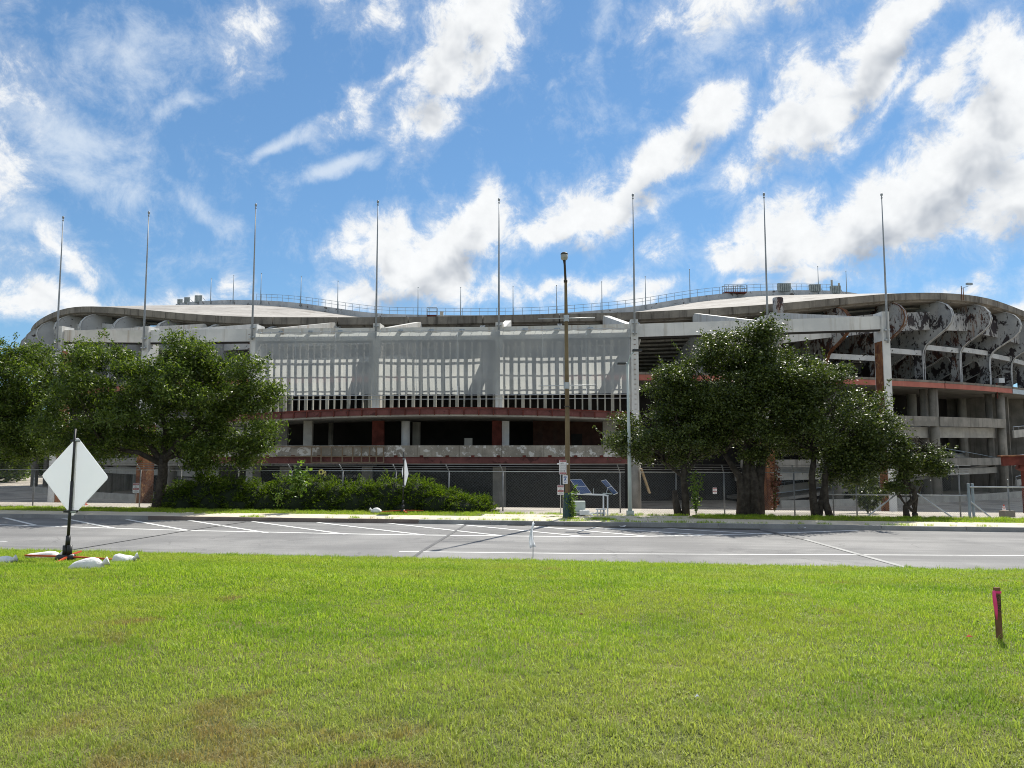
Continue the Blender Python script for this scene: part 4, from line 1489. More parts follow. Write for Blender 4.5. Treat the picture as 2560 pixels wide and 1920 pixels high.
def leaf_quads(C, L, W, g, droop=0.0, axis=None, spread=1.0):
    n = len(C)
    a = g.normal(0, 1, (n, 3)) * spread
    if axis is not None: a = a + axis
    a[:, 2] = a[:, 2] * .7 - droop
    a /= np.linalg.norm(a, axis=1, keepdims=True) + 1e-9
    b = g.normal(0, 1, (n, 3)); b[:, 2] *= .6
    b -= (b * a).sum(1, keepdims=True) * a
    b /= np.linalg.norm(b, axis=1, keepdims=True) + 1e-9
    l = (L * g.uniform(.7, 1.3, n))[:, None]; w = (W * g.uniform(.7, 1.3, n))[:, None]
    nrm = np.cross(a, b)
    return np.stack([C - a * l * .5, C + b * w * .5 + nrm * w * .18, C + a * l * .5, C - b * w * .5 + nrm * w * .18], axis=1)


def tree(name, label, base, stems, crown, nclump, nleaf, lsize, mat, seed, group=None, csize=.42, droop=.2, aspect=.45, shell=.62, bark=BARK):
    g = np.random.default_rng(seed)
    o = empty(name, base)
    tag(o, label, 'tree', group)
    tot = sum(c[6] for c in crown)
    cents, szs = [], []
    for (cx_, cy_, cz_, rx, ry, rz, w_) in crown:
        n = int(nclump * w_ / tot)
        d = g.normal(0, 1, (n, 3)); d /= np.linalg.norm(d, axis=1, keepdims=True)
        rr = g.uniform(shell, 1.0, n)[:, None] ** .8
        wob = (1 + .16 * np.sin(d[:, :1] * 5 + seed) + .14 * np.sin(d[:, 2:] * 6 + d[:, 1:2] * 4 + seed * 2))
        cents.append(np.array([cx_, cy_, cz_]) + d * rr * wob * np.array([rx, ry, rz]))
    cents = np.concatenate(cents)
    csz = csize * g.uniform(.55, 1.35, len(cents))
    per = g.multinomial(nleaf, csz ** 2 / (csz ** 2).sum())
    C = np.repeat(cents, per, axis=0)
    S_ = np.repeat(csz, per)[:, None]
    off = g.normal(0, 1, C.shape) * np.array([1, 1, .62])
    C = C + off * S_ * .62
    C = C[C[:, 2] > base[2] + .55]
    # young shoots standing out of the crown
    mid_c = cents.mean(0)
    sh = []
    for k in g.choice(len(cents), len(cents) // 3, replace=False):
        d = cents[k] - mid_c; d /= np.linalg.norm(d) + 1e-6
        d = d + np.array([0, 0, .7]) + g.normal(0, .3, 3); d /= np.linalg.norm(d)
        L_ = csize * g.uniform(1.2, 2.6)
        u = g.uniform(.2, 1, int(34 * L_))[:, None]
        sh.append(cents[k] + d * u * L_ + g.normal(0, lsize * .35, (len(u), 3)))
    C = np.concatenate([C] + sh)
    quads_obj('crown', leaf_quads(C, lsize, lsize * aspect, g, droop), mat, o)
    # trunk, forks and limbs
    m_ = MB()
    for st in stems:
        pts = [Vector(p[:3]) for p in st]
        m_.tube(pts, [p[3] for p in st], 9)
    m_.build('trunk', bark, o, True)
    m_ = MB()
    tips = [(Vector(st[-1][:3]), st[-1][3]) for st in stems]
    pick = g.choice(len(cents), min(len(cents), 70), replace=False)
    for k in pick:
        e = Vector(cents[k])
        tp, tr = min(tips, key=lambda q: (q[0] - e).length)
        mid = tp.lerp(e, .5) + Vector(g.normal(0, .25, 3)) + Vector((0, 0, .25))
        r0 = tr * g.uniform(.35, .75)
        m_.tube([tp, tp.lerp(mid, .5) + Vector(g.normal(0, .08, 3)), mid, e], [r0, r0 * .75, r0 * .5, r0 * .16], 6)
    m_.build('limbs', bark, o, True)
    return o


def X_at(px_, Y): return (px_ - 1280) / FPX * Y
def Z_at(py_, Y): return EYE + (1117 - py_) / FPX * Y


# left tree
Y = 38.0
bx = X_at(407, Y)
k = Y / FPX
tree('leafy_tree', 'broad light green leafy tree standing at the left end of the hedge', (bx, Y, .08),
     [[(bx - .05, Y, -.05, .36), (bx + .02, Y, .8, .27), (bx + .12, Y, 1.8, .24), (bx + .1, Y, 2.6, .22)],
      [(bx + .1, Y, 2.2, .2), (bx - .6, Y + .2, 3.2, .15), (bx - 1.8, Y + .3, 3.9, .1)],
      [(bx + .1, Y, 2.4, .2), (bx + .9, Y - .2, 3.4, .15), (bx + 1.9, Y - .3, 4.2, .1)],
      [(bx + .1, Y, 2.4, .19), (bx + .1, Y + .2, 4.0, .13), (bx - .2, Y, 5.4, .09)],
      [(bx + .1, Y, 2.3, .16), (bx - .9, Y - .5, 2.9, .12), (bx - 2.6, Y - .6, 3.2, .08)]],
     [(X_at(300, Y), Y, Z_at(980, Y), 3.3, 2.8, 2.2, 1.0), (X_at(480, Y), Y, Z_at(970, Y), 3.1, 2.8, 2.0, 1.0), (X_at(400, Y), Y, Z_at(1000, Y), 3.9, 3.0, 2.5, 1.0),
      (X_at(600, Y), Y, Z_at(1060, Y), 1.7, 1.8, 1.6, .55), (X_at(540, Y), Y, Z_at(1140, Y), 1.7, 1.6, 1.0, .45), (X_at(200, Y), Y, Z_at(1040, Y), 2.0, 2.2, 1.9, .6),
      (X_at(650, Y), Y, Z_at(985, Y), .9, 1.0, .9, .22), (X_at(260, Y), Y, Z_at(895, Y), 1.4, 1.4, .9, .3), (X_at(480, Y), Y, Z_at(890, Y), 1.6, 1.4, .8, .3), (X_at(250, Y), Y, Z_at(1110, Y), 2.2, 1.8, .9, .4), (X_at(410, Y), Y + .8, Z_at(1090, Y), 2.4, 1.4, 1.0, .4)],
     270, 84000, .20, LEAF_A, 3, None, .52, .45, .36, .64)
# far-left tree
Y = 41.0
bx = X_at(-60, Y)
tree('leafy_tree', 'dense dark green tree cut by the left edge', (bx, Y, -.1),
     [[(bx, Y, -.2, .3), (bx + .1, Y, 1.2, .24), (bx, Y, 2.4, .2)], [(bx, Y, 2.2, .17), (bx + 1.2, Y, 3.8, .1)]],
     [(X_at(-40, Y), Y, Z_at(1000, Y), 3.4, 2.8, 3.0, 1.0), (X_at(60, Y), Y, Z_at(960, Y), 1.9, 2.0, 2.4, .7), (X_at(90, Y), Y, Z_at(1090, Y), 1.5, 1.6, 1.4, .45), (X_at(10, Y), Y, Z_at(880, Y), 1.6, 1.6, 1.0, .3), (X_at(-220, Y), Y, Z_at(1000, Y), 3.0, 2.6, 2.6, .8)],
     250, 76000, .17, LEAF_A, 5, None, .56, .3, .42, .55)
# right-hand cluster
grp = 'dark glossy trees along the right verge'
Y = 34.3
b1 = X_at(1707, Y)
tree('evergreen_tree', 'small dark glossy tree beside the pale green lamp post', (b1, Y, .08),
     [[(b1 + .05, Y, 0, .2), (b1 + .05, Y, .9, .16), (b1 - .02, Y, 1.9, .14), (b1 + .05, Y, 2.7, .12)], [(b1 - .25, Y + .1, 0, .2), (b1 - .38, Y + .1, .7, .15), (b1 - .42, Y + .1, 1.2, .11)],
      [(b1, Y, 1.9, .1), (b1 + .5, Y, 2.5, .08)], [(b1, Y, 1.8, .09), (b1 - .9, Y, 2.5, .06)]],
     [(X_at(1665, Y), Y, Z_at(1085, Y), 2.0, 1.8, 1.35, 1), (X_at(1590, Y), Y, Z_at(1110, Y), 1.0, 1.2, .9, .35), (X_at(1740, Y), Y, Z_at(1045, Y), 1.6, 1.6, 1.5, .6), (X_at(1670, Y), Y, Z_at(970, Y), 1.1, 1.2, .7, .3)],
     105, 38000, .125, LEAF_B, 12, grp, .46, .15, .55, .66)
Y = 34.6
b2 = X_at(1872, Y)
tree('evergreen_tree', 'tallest dark glossy tree with thick ivy clad stems on the right verge', (b2, Y, .08),
     [[(b2 - .45, Y, 0, .27), (b2 - .42, Y, 1.0, .2), (b2 - .5, Y, 1.8, .17), (b2 - 1.2, Y, 2.9, .1)], [(b2 - .15, Y, 0, .3), (b2 - .2, Y, 1.3, .24), (b2 - .1, Y, 3.0, .2), (b2 + .1, Y, 4.8, .12)],
      [(b2 + .3, Y, 0, .32), (b2 + .35, Y, 1.4, .26), (b2 + .6, Y, 3.0, .18), (b2 + 1.0, Y, 4.5, .1)], [(b2 + .1, Y - .2, 0, .25), (b2 + .1, Y - .2, 1.6, .2), (b2, Y, 2.8, .14)]],
     [(X_at(1885, Y), Y, Z_at(985, Y), 2.7, 2.4, 2.0, 1.1), (X_at(1790, Y), Y, Z_at(1000, Y), 2.1, 2.0, 1.9, .8), (X_at(1850, Y), Y, Z_at(880, Y), 1.5, 1.5, .9, .4), (X_at(1905, Y), Y, Z_at(838, Y), .6, .7, .45, .13), (X_at(1925, Y), Y, Z_at(1080, Y), 2.2, 2.0, 1.3, .6), (X_at(1705, Y), Y, Z_at(925, Y), .8, .8, .5, .12)],
     185, 80000, .125, LEAF_B, 17, grp, .50, .15, .55, .66)
Y = 34.0
b3 = X_at(2045, Y)
tree('evergreen_tree', 'dark glossy tree with forked leaning stems in front of the fence', (b3, Y, .08),
     [[(b3 - .25, Y, 0, .22), (b3 - .35, Y, .8, .17), (b3 - .38, Y, 1.9, .14), (b3 - .2, Y, 3.0, .1)], [(b3 - .1, Y + .1, 0, .17), (b3 + .1, Y + .1, .9, .13), (b3 + .3, Y, 2.0, .1)], [(b3 + .38, Y, 0, .17), (b3 + .2, Y, .7, .15), (b3 + .22, Y, 1.9, .12), (b3 + .5, Y, 2.9, .09)]],
     [(X_at(2060, Y), Y, Z_at(1050, Y), 2.3, 2.0, 1.9, 1), (X_at(2150, Y), Y, Z_at(1090, Y), 1.7, 1.6, 1.4, .6), (X_at(2000, Y), Y, Z_at(960, Y), 1.6, 1.6, 1.2, .5), (X_at(2080, Y), Y, Z_at(935, Y), .8, .9, .5, .2), (X_at(2120, Y), Y, Z_at(1170, Y), .9, .9, .7, .2)],
     130, 52000, .125, LEAF_B, 23, grp, .48, .15, .55, .66)
Y = 33.6
b4 = X_at(2256, Y)
tree('evergreen_tree', 'small crooked tree with a zigzag trunk near the right fence', (b4, Y, .08),
     [[(b4, Y, 0, .16), (b4 - .05, Y, .5, .12), (b4 + .42, Y, .95, .11), (b4 + .36, Y, 1.3, .11), (b4 + .05, Y, 1.55, .1), (b4 - .2, Y, 2.1, .08), (b4 - .12, Y, 2.7, .06), (b4 + .35, Y, 3.0, .05), (b4 + 1.1, Y, 3.05, .035)],
      [(b4 + .42, Y + .1, -.02, .12), (b4 + .42, Y + .1, .22, .13)]],
     [(X_at(2290, Y), Y, Z_at(1150, Y), 1.15, 1.0, .65, .8), (X_at(2200, Y), Y, Z_at(1120, Y), .9, .9, .9, .6), (X_at(2330, Y), Y, Z_at(1165, Y), .5, .6, .45, .3), (X_at(2240, Y), Y, Z_at(1205, Y), .7, .6, .4, .2)],
     100, 15000, .12, LEAF_B, 29, grp, .28, .2, .5)


def bush(name, label, cat, blobs, n, L, W, mat, seed, axis_up=.9, ground=.1, thin=False):
    g = np.random.default_rng(seed)
    C, AX = [], []
    tot = sum(b[6] for b in blobs)
    for (x, y, z, rx, ry, rz, w_) in blobs:
        m_ = int(n * w_ / tot)
        d = g.normal(0, 1, (m_, 3)); d[:, 2] = np.abs(d[:, 2]); d /= np.linalg.norm(d, axis=1, keepdims=True)
        rr = g.uniform(.80, 1.06, m_)[:, None] + .07 * np.sin(d[:, :1] * 9 + seed) 
        C.append(np.array([x, y, z]) + d * rr * np.array([rx, ry, rz]))
        AX.append(d * np.array([1.2, 1, .35]) + np.array([0, 0, axis_up * .22]))
    C = np.concatenate(C); AX = np.concatenate(AX)
    return C, AX, g


# juniper hedge: overlapping mounds of feathery sprays
hg = empty('juniper_hedge', (X_at(810, 36), 36, .1))
tag(hg, 'long low dark green juniper hedge behind the far pavement', 'hedge')
mounds = []
for i, px_ in enumerate(np.linspace(455, 1175, 12)):
    ww = 1.25
    s_ = 15.5
    t_ = t_px(px_, s_)
    p = RP(t_, s_, .05)
    hh = 1.62 + .16 * math.sin(i * 1.7) - (.75 if px_ > 1140 else .3 if px_ > 1080 else 0) - (.25 if px_ < 480 else 0)
    mounds.append((p.x, p.y, .02, ww, 1.0, hh, 1.0))
for i, px_ in enumerate(np.linspace(470, 1160, 11)):
    t_ = t_px(px_, 15.0); p = RP(t_, 15.0, .05)
    mounds.append((p.x, p.y, .02, 1.0, .7, .95 + .2 * math.sin(i * 2.3), .6))
C, AX, g = bush('h', '', '', mounds, 7000, 0, 0, None, 41)
# every spray is a fan of thin needles strips
V = []
n_per = 16
base_ = np.repeat(C, n_per, axis=0)
ax_ = np.repeat(AX + g.normal(0, .35, AX.shape), n_per, axis=0)
ax_ /= np.linalg.norm(ax_, axis=1, keepdims=True)
along_ = g.uniform(-.16, .24, len(base_))[:, None]
Cn = base_ + ax_ * along_ + g.normal(0, .03, base_.shape)
quads_obj('foliage', leaf_quads(Cn, .16, .028, g, -.1, ax_ * 2.6, .8), JUNI, hg)
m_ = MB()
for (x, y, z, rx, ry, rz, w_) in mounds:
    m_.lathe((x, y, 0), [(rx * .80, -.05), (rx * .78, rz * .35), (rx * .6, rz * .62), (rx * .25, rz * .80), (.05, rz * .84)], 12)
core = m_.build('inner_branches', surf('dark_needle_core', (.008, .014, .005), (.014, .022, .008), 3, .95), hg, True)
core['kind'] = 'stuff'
# sapling and sunflowers growing through the hedge
def plant(name, label, base, h, n, L, W, mat, seed, spread, cat='plant', stemcol=None):
    g = np.random.default_rng(seed)
    o = empty(name, base); tag(o, label, cat)
    b = Vector(base)
    m_ = MB()
    pts = []
    ns = 5
    for k in range(ns):
        a = g.uniform(0, 6.28); hh = h * g.uniform(.6, 1.0) if k else h
        tip = b + Vector((math.cos(a) * spread * (.8 if k else .15), math.sin(a) * spread * .6, hh))
        mid = b.lerp(tip, .5) + Vector((0, 0, .08 * h))
        m_.tube([b, mid, tip], [.02, .015, .006], 5)
        pts += [mid.lerp(tip, u) if u > 0 else b.lerp(mid, 1 + u) for u in g.uniform(-.7, 1, n // ns)]
    m_.build('stems', stemcol or MATS['light_green_leaf'], o)
    C = np.array([tuple(p) for p in pts]) + g.normal(0, L * .8, (len(pts), 3))
    quads_obj('leaves', leaf_quads(C, L, W, g, .3), mat, o)
    return o


Y = 35.0
plant('sapling', 'pale leafed sapling rising out of the middle of the hedge', (X_at(752, Y), Y, .9), Z_at(1158, Y) - .9, 260, .20, .15, LEAF_C, 51, .35, 'sapling')
plant('weed', 'small bright weed growing on the hedge front', (X_at(700, 34.4), 34.4, .55), .75, 70, .13, .07, LEAF_C, 52, .22)
plant('weed', 'tall leafy weed climbing the base of the tan lamp post', (X_at(1432, 32.0), 32.0, .15), 1.35, 330, .12, .08, LEAF_C, 53, .42)
plant('weed', 'leafy shoots sprouting at the foot of the small dark tree', (X_at(1735, 34.0), 34.0, .1), 2.0, 380, .12, .08, LEAF_C, 54, .35)
vn = plant('vine', 'withered reddish vine hanging beside the tallest dark tree', (X_at(1930, 34.2), 34.2, .25), 2.3, 420, .12, .08, REDLEAF, 55, .22, 'vine')
plant('dark_shrub', 'dark green shrub behind the fence near the crooked tree', (X_at(2160, 38.5), 38.5, -.2), 2.0, 2400, .15, .09, LEAF_B, 56, 1.5, 'shrub')
YEL = surf('sunflower_petal', (.55, .50, .14), (.65, .58, .2), 5, .6)
for i, (x, y, lab) in enumerate(((803, 1180, 'pale yellow sunflower head above the hedge, the larger bloom'), (813, 1184, 'pale yellow sunflower seen side-on above the hedge'))):
    p = P(x, y, 35.6)
    o = empty('sunflower', (p.x, p.y, 1.2)); tag(o, lab, 'flower')
    m_ = MB()
    for k in range(12):
        a = k * math.pi / 6
        r0, r1 = .05, .12
        w_ = .03
        d = Vector((math.cos(a) * (1 if i == 0 else .35), -.02, math.sin(a)))
        e = Vector((-math.sin(a) * (1 if i == 0 else .35), 0, math.cos(a)))
        m_.add([p + d * r0 - e * w_ * .6, p + d * (r0 + r1) * .6 - e * w_, p + d * r1 * 1.2, p + d * (r0 + r1) * .6 + e * w_], [(0, 1, 2, 3)])
    m_.build('petals', YEL, o)
    MB().tube([p + Vector((0, .03, 0)), p + Vector((0, -.03, 0))], .055 if i == 0 else .03, 10).build('seed_head', BARK, o)
    MB().tube([(p.x, p.y, 1.1), p], .014, 5).build('stem', MATS['light_green_leaf'], o)

# ------------------------------------------------------------------ tan street lamp
lp = Vector((X_at(1418, 32.2), 32.2, .14))
sl = empty('street_lamp', lp)
tag(sl, 'tall rusty tan street lamp with one globe head and two crossbars', 'street lamp')
def zl(y): return P(1400, y, 32.2).z - lp.z
dxl = lambda y: X_at(0, 1) * 0
H = zl(655)
MB().tube([(0, 0, 1.0), (0, 0, zl(1000)), (-.02, 0, zl(790)), (-.03, 0, zl(705))], [.11, .096, .078, .06], 8).build('pole', LAMP_P, sl, False, True)
MB().tube([(-.03, 0, zl(710)), (-.07, 0, zl(660)), (-.085, 0, zl(650))], [.055, .05, .065], 8).build('upper_pole', surf('dark_brown_paint', (.035, .028, .022), (.06, .05, .04), 2, .6), sl, True, True)
MB().tube([(-.035, 0, zl(706)), (-.035, 0, zl(700))], .085, 10).build('collar', MATS['dark_brown_paint'], sl, True, True)
MB().lathe((-.085, 0, zl(651)), [(.07, 0), (.13, .04), (.155, .1), (.16, .26)], 16).build('lamp_globe', LAMPGLASS, sl, True, True)
MB().lathe((-.085, 0, zl(651) + .262), [(.165, 0), (.155, .05), (.11, .09), (.03, .105)], 16).build('lamp_cap', MATS['dark_brown_paint'], sl, True, True)
for yy in (796, 964):
    MB().tube([(-1.25, 0, zl(yy) - .02), (-.1, -.04, zl(yy)), (.1, -.04, zl(yy)), (1.25, 0, zl(yy) + .02)], .022, 6).build('crossbar', STEEL, sl, True, True)
    MB().tube([(-.01, 0, zl(yy) - .14), (-.01, 0, zl(yy) + .14)], .118, 8).build('clamp', STEEL, sl, False, True)
MB().tube([(0, 0, zl(1018)), (0, 0, zl(1015))], .128, 8).build('band', MATS['dark_brown_paint'], sl, False, True)
BASEG = surf('dark_teal_paint', (.02, .05, .055), (.03, .07, .075), 2, .6)
MB().tube([(0, 0, 0), (0, 0, .25), (0, 0, .9), (0, 0, 1.08)], [.23, .21, .17, .13], 8).build('base', BASEG, sl, False, True)
# signs on the lamp post: parking sign, blue notice
def plate(name, label, cx, cy, w, h, Y, mat, cat, rz=0.0, rim=None):
    p = P(cx, cy, Y)
    o = empty(name, (p.x, p.y, p.z - h / 2), rz)
    tag(o, label, cat)
    r_ = min(w, h) * .09
    pts = []
    for (sx, sz, a0) in ((1, -1, -90), (1, 1, 0), (-1, 1, 90), (-1, -1, 180)):
        for k in range(4):
            a = R(a0 + k * 30)
            pts.append(Vector((sx * (w / 2 - r_) + r_ * math.cos(a), -.006, h / 2 + sz * (h / 2 - r_) + r_ * math.sin(a))))
    MB().extrude(pts, (0, .012, 0)).build('panel', mat, o, False, True)
    return o


def sub(o, x, z, w, h, mat, name='printed_band', y=-.0095):
    MB().box((x, y, z), (w, .003, h)).build(name, mat, o, False, True)


def ltext(o, body, size, x, z, mat, y=-.013):
    t_ = text(body, size, (x, y, z), (R(90), 0, 0), mat, None)
    t_.parent = o
    return t_


o = plate('parking_sign', 'red and white tow away no standing sign on the tan lamp post', 1407, 1168, .31, .62, 31.9, SIGN_W, 'sign')
sub(o, 0, .575, .28, .07, SIGN_R); sub(o, 0, .05, .28, .075, SIGN_R)
ltext(o, 'TOW AWAY', .052, 0, .575, SIGN_W); ltext(o, 'TOW AWAY', .045, 0, .05, SIGN_W)
ltext(o, 'NO', .085, -.03, .475, INK); ltext(o, 'PARKING', .062, 0, .395, INK); ltext(o, 'STANDING', .056, 0, .315, INK); ltext(o, 'ANYTIME', .062, 0, .235, INK)
MB().box((0, -.0095, .15), (.14, .003, .024)).build('arrow_shaft', INK, o, False, True)
for sg in (-1, 1):
    MB().extrude([(sg * .07, -.011, .18), (sg * .12, -.011, .15), (sg * .07, -.011, .12)], (0, .003, 0)).build('arrow_head', INK, o, False, True)
for sg in (-1, 1):
    MB().lathe((sg * .2, .02, .45), [(.02, -.03), (.045, -.01), (.03, .03)], 8).build('bracket_end', WHITE, o, False, True)
o = plate('notice_sign', 'small white notice with blue print under the parking sign', 1413, 1199, .215, .37, 31.9, SIGN_W, 'sign')
sub(o, 0, .31, .12, .02, INK_B); sub(o, 0, .27, .15, .02, INK_B); sub(o, 0, .05, .09, .025, INK_B); sub(o, 0, .09, .13, .012, INK_B)
MB().lathe((0, -.011, .235), [(.018, -.018), (.02, 0), (.018, .018)], 8).build('emblem', INK_B, o, False, True)
MB().extrude([(-.055, -.012, .13), (-.03, -.012, .13), (0, -.012, .19), (.03, -.012, .13), (.055, -.012, .13), (.02, -.012, .22), (-.02, -.012, .22)], (0, .004, 0)).build('emblem', INK_B, o, False, True)


def danger(label, cx, cy, Y, h, post, rz=0.0):
    w = h * .66
    o = plate('danger_sign', label, cx, cy, w, h, Y, SIGN_W, 'sign', rz)
    for zc_, wd in ((.88, 'DANGER'), (.40, 'PELIGRO')):
        sub(o, 0, h * zc_, w * .9, h * .17, SIGN_R)
        ltext(o, wd, h * .13, 0, h * zc_, SIGN_W)
    for zc_, wd in ((.72, 'CONSTRUCTION'), (.63, 'AREA'), (.54, 'KEEP OUT'), (.24, 'AREA DE'), (.15, 'CONSTRUCCION'), (.06, 'NO ENTRE')):
        ltext(o, wd, h * .068, 0, h * zc_, INK)
    if post:
        MB().tube([(0, .03, -post), (0, .03, h * 1.0)], .02, 6).build('post', STEEL, o, True, True)
    return o


danger('red and white danger sign on a thin post by the tan lamp post', 1401.5, 1225, 33.6, .44, 0.0)
op = RP(0, 0)
pst = bpy.data.objects['danger_sign']
MB().tube([(-.0, .03, -.85), (0, .03, 1.0)], .025, 6).build('post', STEEL, pst, True, True)
danger('red and white danger sign on the fence beside the left tree trunk', 340, 1220, 38.6, .50, .5)
danger('small danger sign far behind the fence between the dark trees', 1787, 1227, 60.0, .50, 0)

# ------------------------------------------------------------------ pale green twin-arm lamp
Y = 33.6
tl = empty('twin_arm_lamp', (X_at(1572, Y), Y, .1))
tag(tl, 'slim pale green lamp post with two bent arms in front of the fence', 'street lamp')
zq = lambda y: P(1572, y, Y).z - .1
MB().tube([(0, 0, 0), (0, 0, zq(1175)), (-.03, 0, zq(905))], [.10, .085, .05], 10).build('pole', PALE_GREEN, tl, True, True)
MB().box((0, 0, .12), (.3, .3, .24)).build('base', PALE_GREEN, tl, False, True)
MB().tube([(-.03, 0, zq(915)), (.10, 0, zq(890)), (.28, 0, zq(878))], [.035, .03, .03], 6).build('arm', PALE_GREEN, tl, True, True)
MB().tube([(-.03, 0, zq(908)), (-.22, 0, zq(908))], .03, 6).build('arm', STEEL, tl, True, True)
MB().box((.42, 0, zq(876)), (.42, .24, .09)).build('lamp_head', BLACK, tl, False, True)
MB().box((-.30, 0, zq(909)), (.36, .22, .08)).build('lamp_head', BLACK, tl, False, True)

# ------------------------------------------------------------------ solar trailer
Y = 33.4
so = P(1500, 1290, Y); so.z = .14
tr = empty('solar_trailer', so)
tag(tr, 'white solar panel frame with cabinet on the pavement behind the tan lamp post', 'solar trailer')
def sp(x, y, dy=0.0): 
    p = P(x, y, Y + dy); return p
def solar(c, lab):
    """c: four image corners top-left, top-right, bottom-right, bottom-left; upper edge leans back"""
    q = [P(c[0][0], c[0][1], Y + .55), P(c[1][0], c[1][1], Y + .35), P(c[2][0], c[2][1], Y - .25), P(c[3][0], c[3][1], Y - .05)]
    n_ = (q[1] - q[0]).cross(q[3] - q[0]).normalized()
    if n_.y > 0: n_ = -n_
    panel = MB().extrude(q, n_ * -.04).build('solar_panel', WHITE, tr)
    for (v0, v1) in ((.02, .485), (.515, .98)):
        r_ = []
        for (u, v) in ((.03, v0), (.97, v0), (.97, v1), (.03, v1)):
            r_.append(q[0].lerp(q[1], u).lerp(q[3].lerp(q[2], u), v) + n_ * .006)
        me = bpy.data.meshes.new('cell_sheet'); me.from_pydata([tuple(p) for p in r_], [], [(0, 1, 2, 3)])
        uv = me.uv_layers.new(name='UVMap')
        for li, co in zip(me.polygons[0].loop_indices, ((0, 1), (1, 1), (1, 0), (0, 0))): uv.data[li].uv = co
        me.materials.append(SOLAR); me.update()
        link('cell_sheet', me, panel)
    return panel
solar([(1425, 1199), (1453, 1198), (1479, 1233), (1451, 1236)], '')
solar([(1502, 1202), (1514, 1199), (1544, 1233), (1534, 1237)], '')
W_ = lambda x, y, dy=0.0: P(x, y, Y + dy)
for a, b, w_ in (((1422, 1234.5), (1510, 1237), .06), ((1510, 1237), (1521, 1240), .06)):
    MB().bar(W_(*a), W_(*b), w_, .07).build('top_rail', WHITE, tr)
for (x, y0, y1) in ((1508.5, 1238, 1288), (1519, 1241, 1288)):
    MB().bar(W_(x, y0), W_(x, y1), .06, .06, (0, 1, 0)).build('leg', WHITE, tr)
MB().bar(W_(1430, 1281), W_(1509, 1284), .06, .06).build('lower_rail', WHITE, tr)
MB().bar(W_(1516, 1232, .1), W_(1519, 1221, .1), .03, .03).build('strut', STEEL, tr)
MB().bar(W_(1484, 1234), W_(1484, 1221), .03, .03, (0, 1, 0)).build('antenna', STEEL, tr)
MB().bar(W_(1507, 1233, .1), W_(1530, 1235, .1), .05, .04).build('bracket', PALE_GREEN, tr)
c = W_(1448, 1273, .25); MB().box(c, (.52, .4, .72)).build('cabinet', PALE_GREEN, tr)
c = W_(1461, 1281, -.2); MB().box(c, (.42, .3, .20)).build('battery_box', WHITE, tr)
MB().bar(W_(1473, 1285, -.2), W_(1483, 1289, -.2), .2, .05).build('drawbar', WHITE, tr)
c = W_(1502, 1281, -.1)
for dx in (-.15, 0, .15):
    MB().box(c + Vector((dx, 0, 0)), (.04, .2, .26)).build('step_leg', WHITE, tr)
MB().box(c + Vector((0, 0, .14)), (.44, .22, .04)).build('step', WHITE, tr)
MB().box(c + Vector((0, 0, -.02)), (.44, .22, .03)).build('step', WHITE, tr)

# ------------------------------------------------------------------ portable diamond signs
def diamond_sign(label, base, rz, lean, diag, mast, bags, group, legs, back=1.0):
    """built in local axes: the panel lies in the x-z plane, the mast stands in front of it (towards -y)"""
    o = empty('portable_sign', base, rz)
    tag(o, label, 'sign', group)
    ln = math.tan(lean)
    zc_ = mast[0]
    mx = lambda z: ln * z
    # panel with rounded corners
    h = diag / 2
    rr = .07
    pts = []
    for a0 in (0, 90, 180, 270):
        cx_, cz_ = (h - rr * 1.414) * math.cos(R(a0)), (h - rr * 1.414) * math.sin(R(a0))
        for k in range(5):
            a = R(a0 - 45 + k * 22.5)
            pts.append(Vector((cx_ + rr * math.cos(a), 0, cz_ + rr * math.sin(a))))
    cl, sl_ = math.cos(lean), math.sin(lean)
    pts = [Vector((mx(zc_) + p.x * cl + p.z * sl_, .07 * back, zc_ - p.x * sl_ + p.z * cl)) for p in pts]
    MB().extrude(pts, (0, .006, 0)).build('panel', SIGNBACK, o, False, True)
    MB().tube([(0, 0, .28), (mx(zc_ - .1), 0, zc_ - .1)], .032, 8).build('lower_mast', BLACK, o, True, True)
    MB().tube([(mx(zc_ - .12), 0, zc_ - .12), (mx(mast[1]), 0, mast[1])], .024, 8).build('upper_mast', BLACK, o, True, True)
    MB().bar((mx(zc_) + .01, .05 * back, zc_ - h * .9), (mx(zc_ + h * .9) - mx(zc_) + mx(zc_), .05 * back, zc_ + h * .9), .03, .04, (0, 1, 0)).build('panel_rib', SIGN_W, o, False, True)
    for zz in (zc_ - h * .86, zc_ + h * .90):
        MB().box((mx(zz), .02, zz), (.30 if zz < zc_ else .16, .11, .05)).build('clamp', BLACK, o, False, True)
        MB().box((mx(zz) + .12, -.03, zz), (.10, .05, .03), .5).build('thumb_screw', STEEL, o, False, True)
    MB().tube([(-.055, 0, .12), (-.055, 0, .36)], .058, 10).build('spring', BLACK, o, True, True)
    MB().tube([(.055, 0, .12), (.055, 0, .37)], .058, 10).build('spring', BLACK, o, True, True)
    MB().tube([(0, 0, .34), (mx(.6), 0, .58)], .05, 8).build('socket', BLACK, o, True, True)
    MB().tube([(-.2, -.06, .07), (.17, .02, .09)], [.085, .085], 10).build('hub', BLACK, o, True, True)
    for (a, l) in legs:
        e = Vector((math.cos(R(a)) * l, math.sin(R(a)) * l, .07))
        s_ = Vector((math.cos(R(a)) * .14, math.sin(R(a)) * .1, .11))
        MB().bar(s_, e, .045, .035).build('leg', ORANGE, o, False, True)
    return o


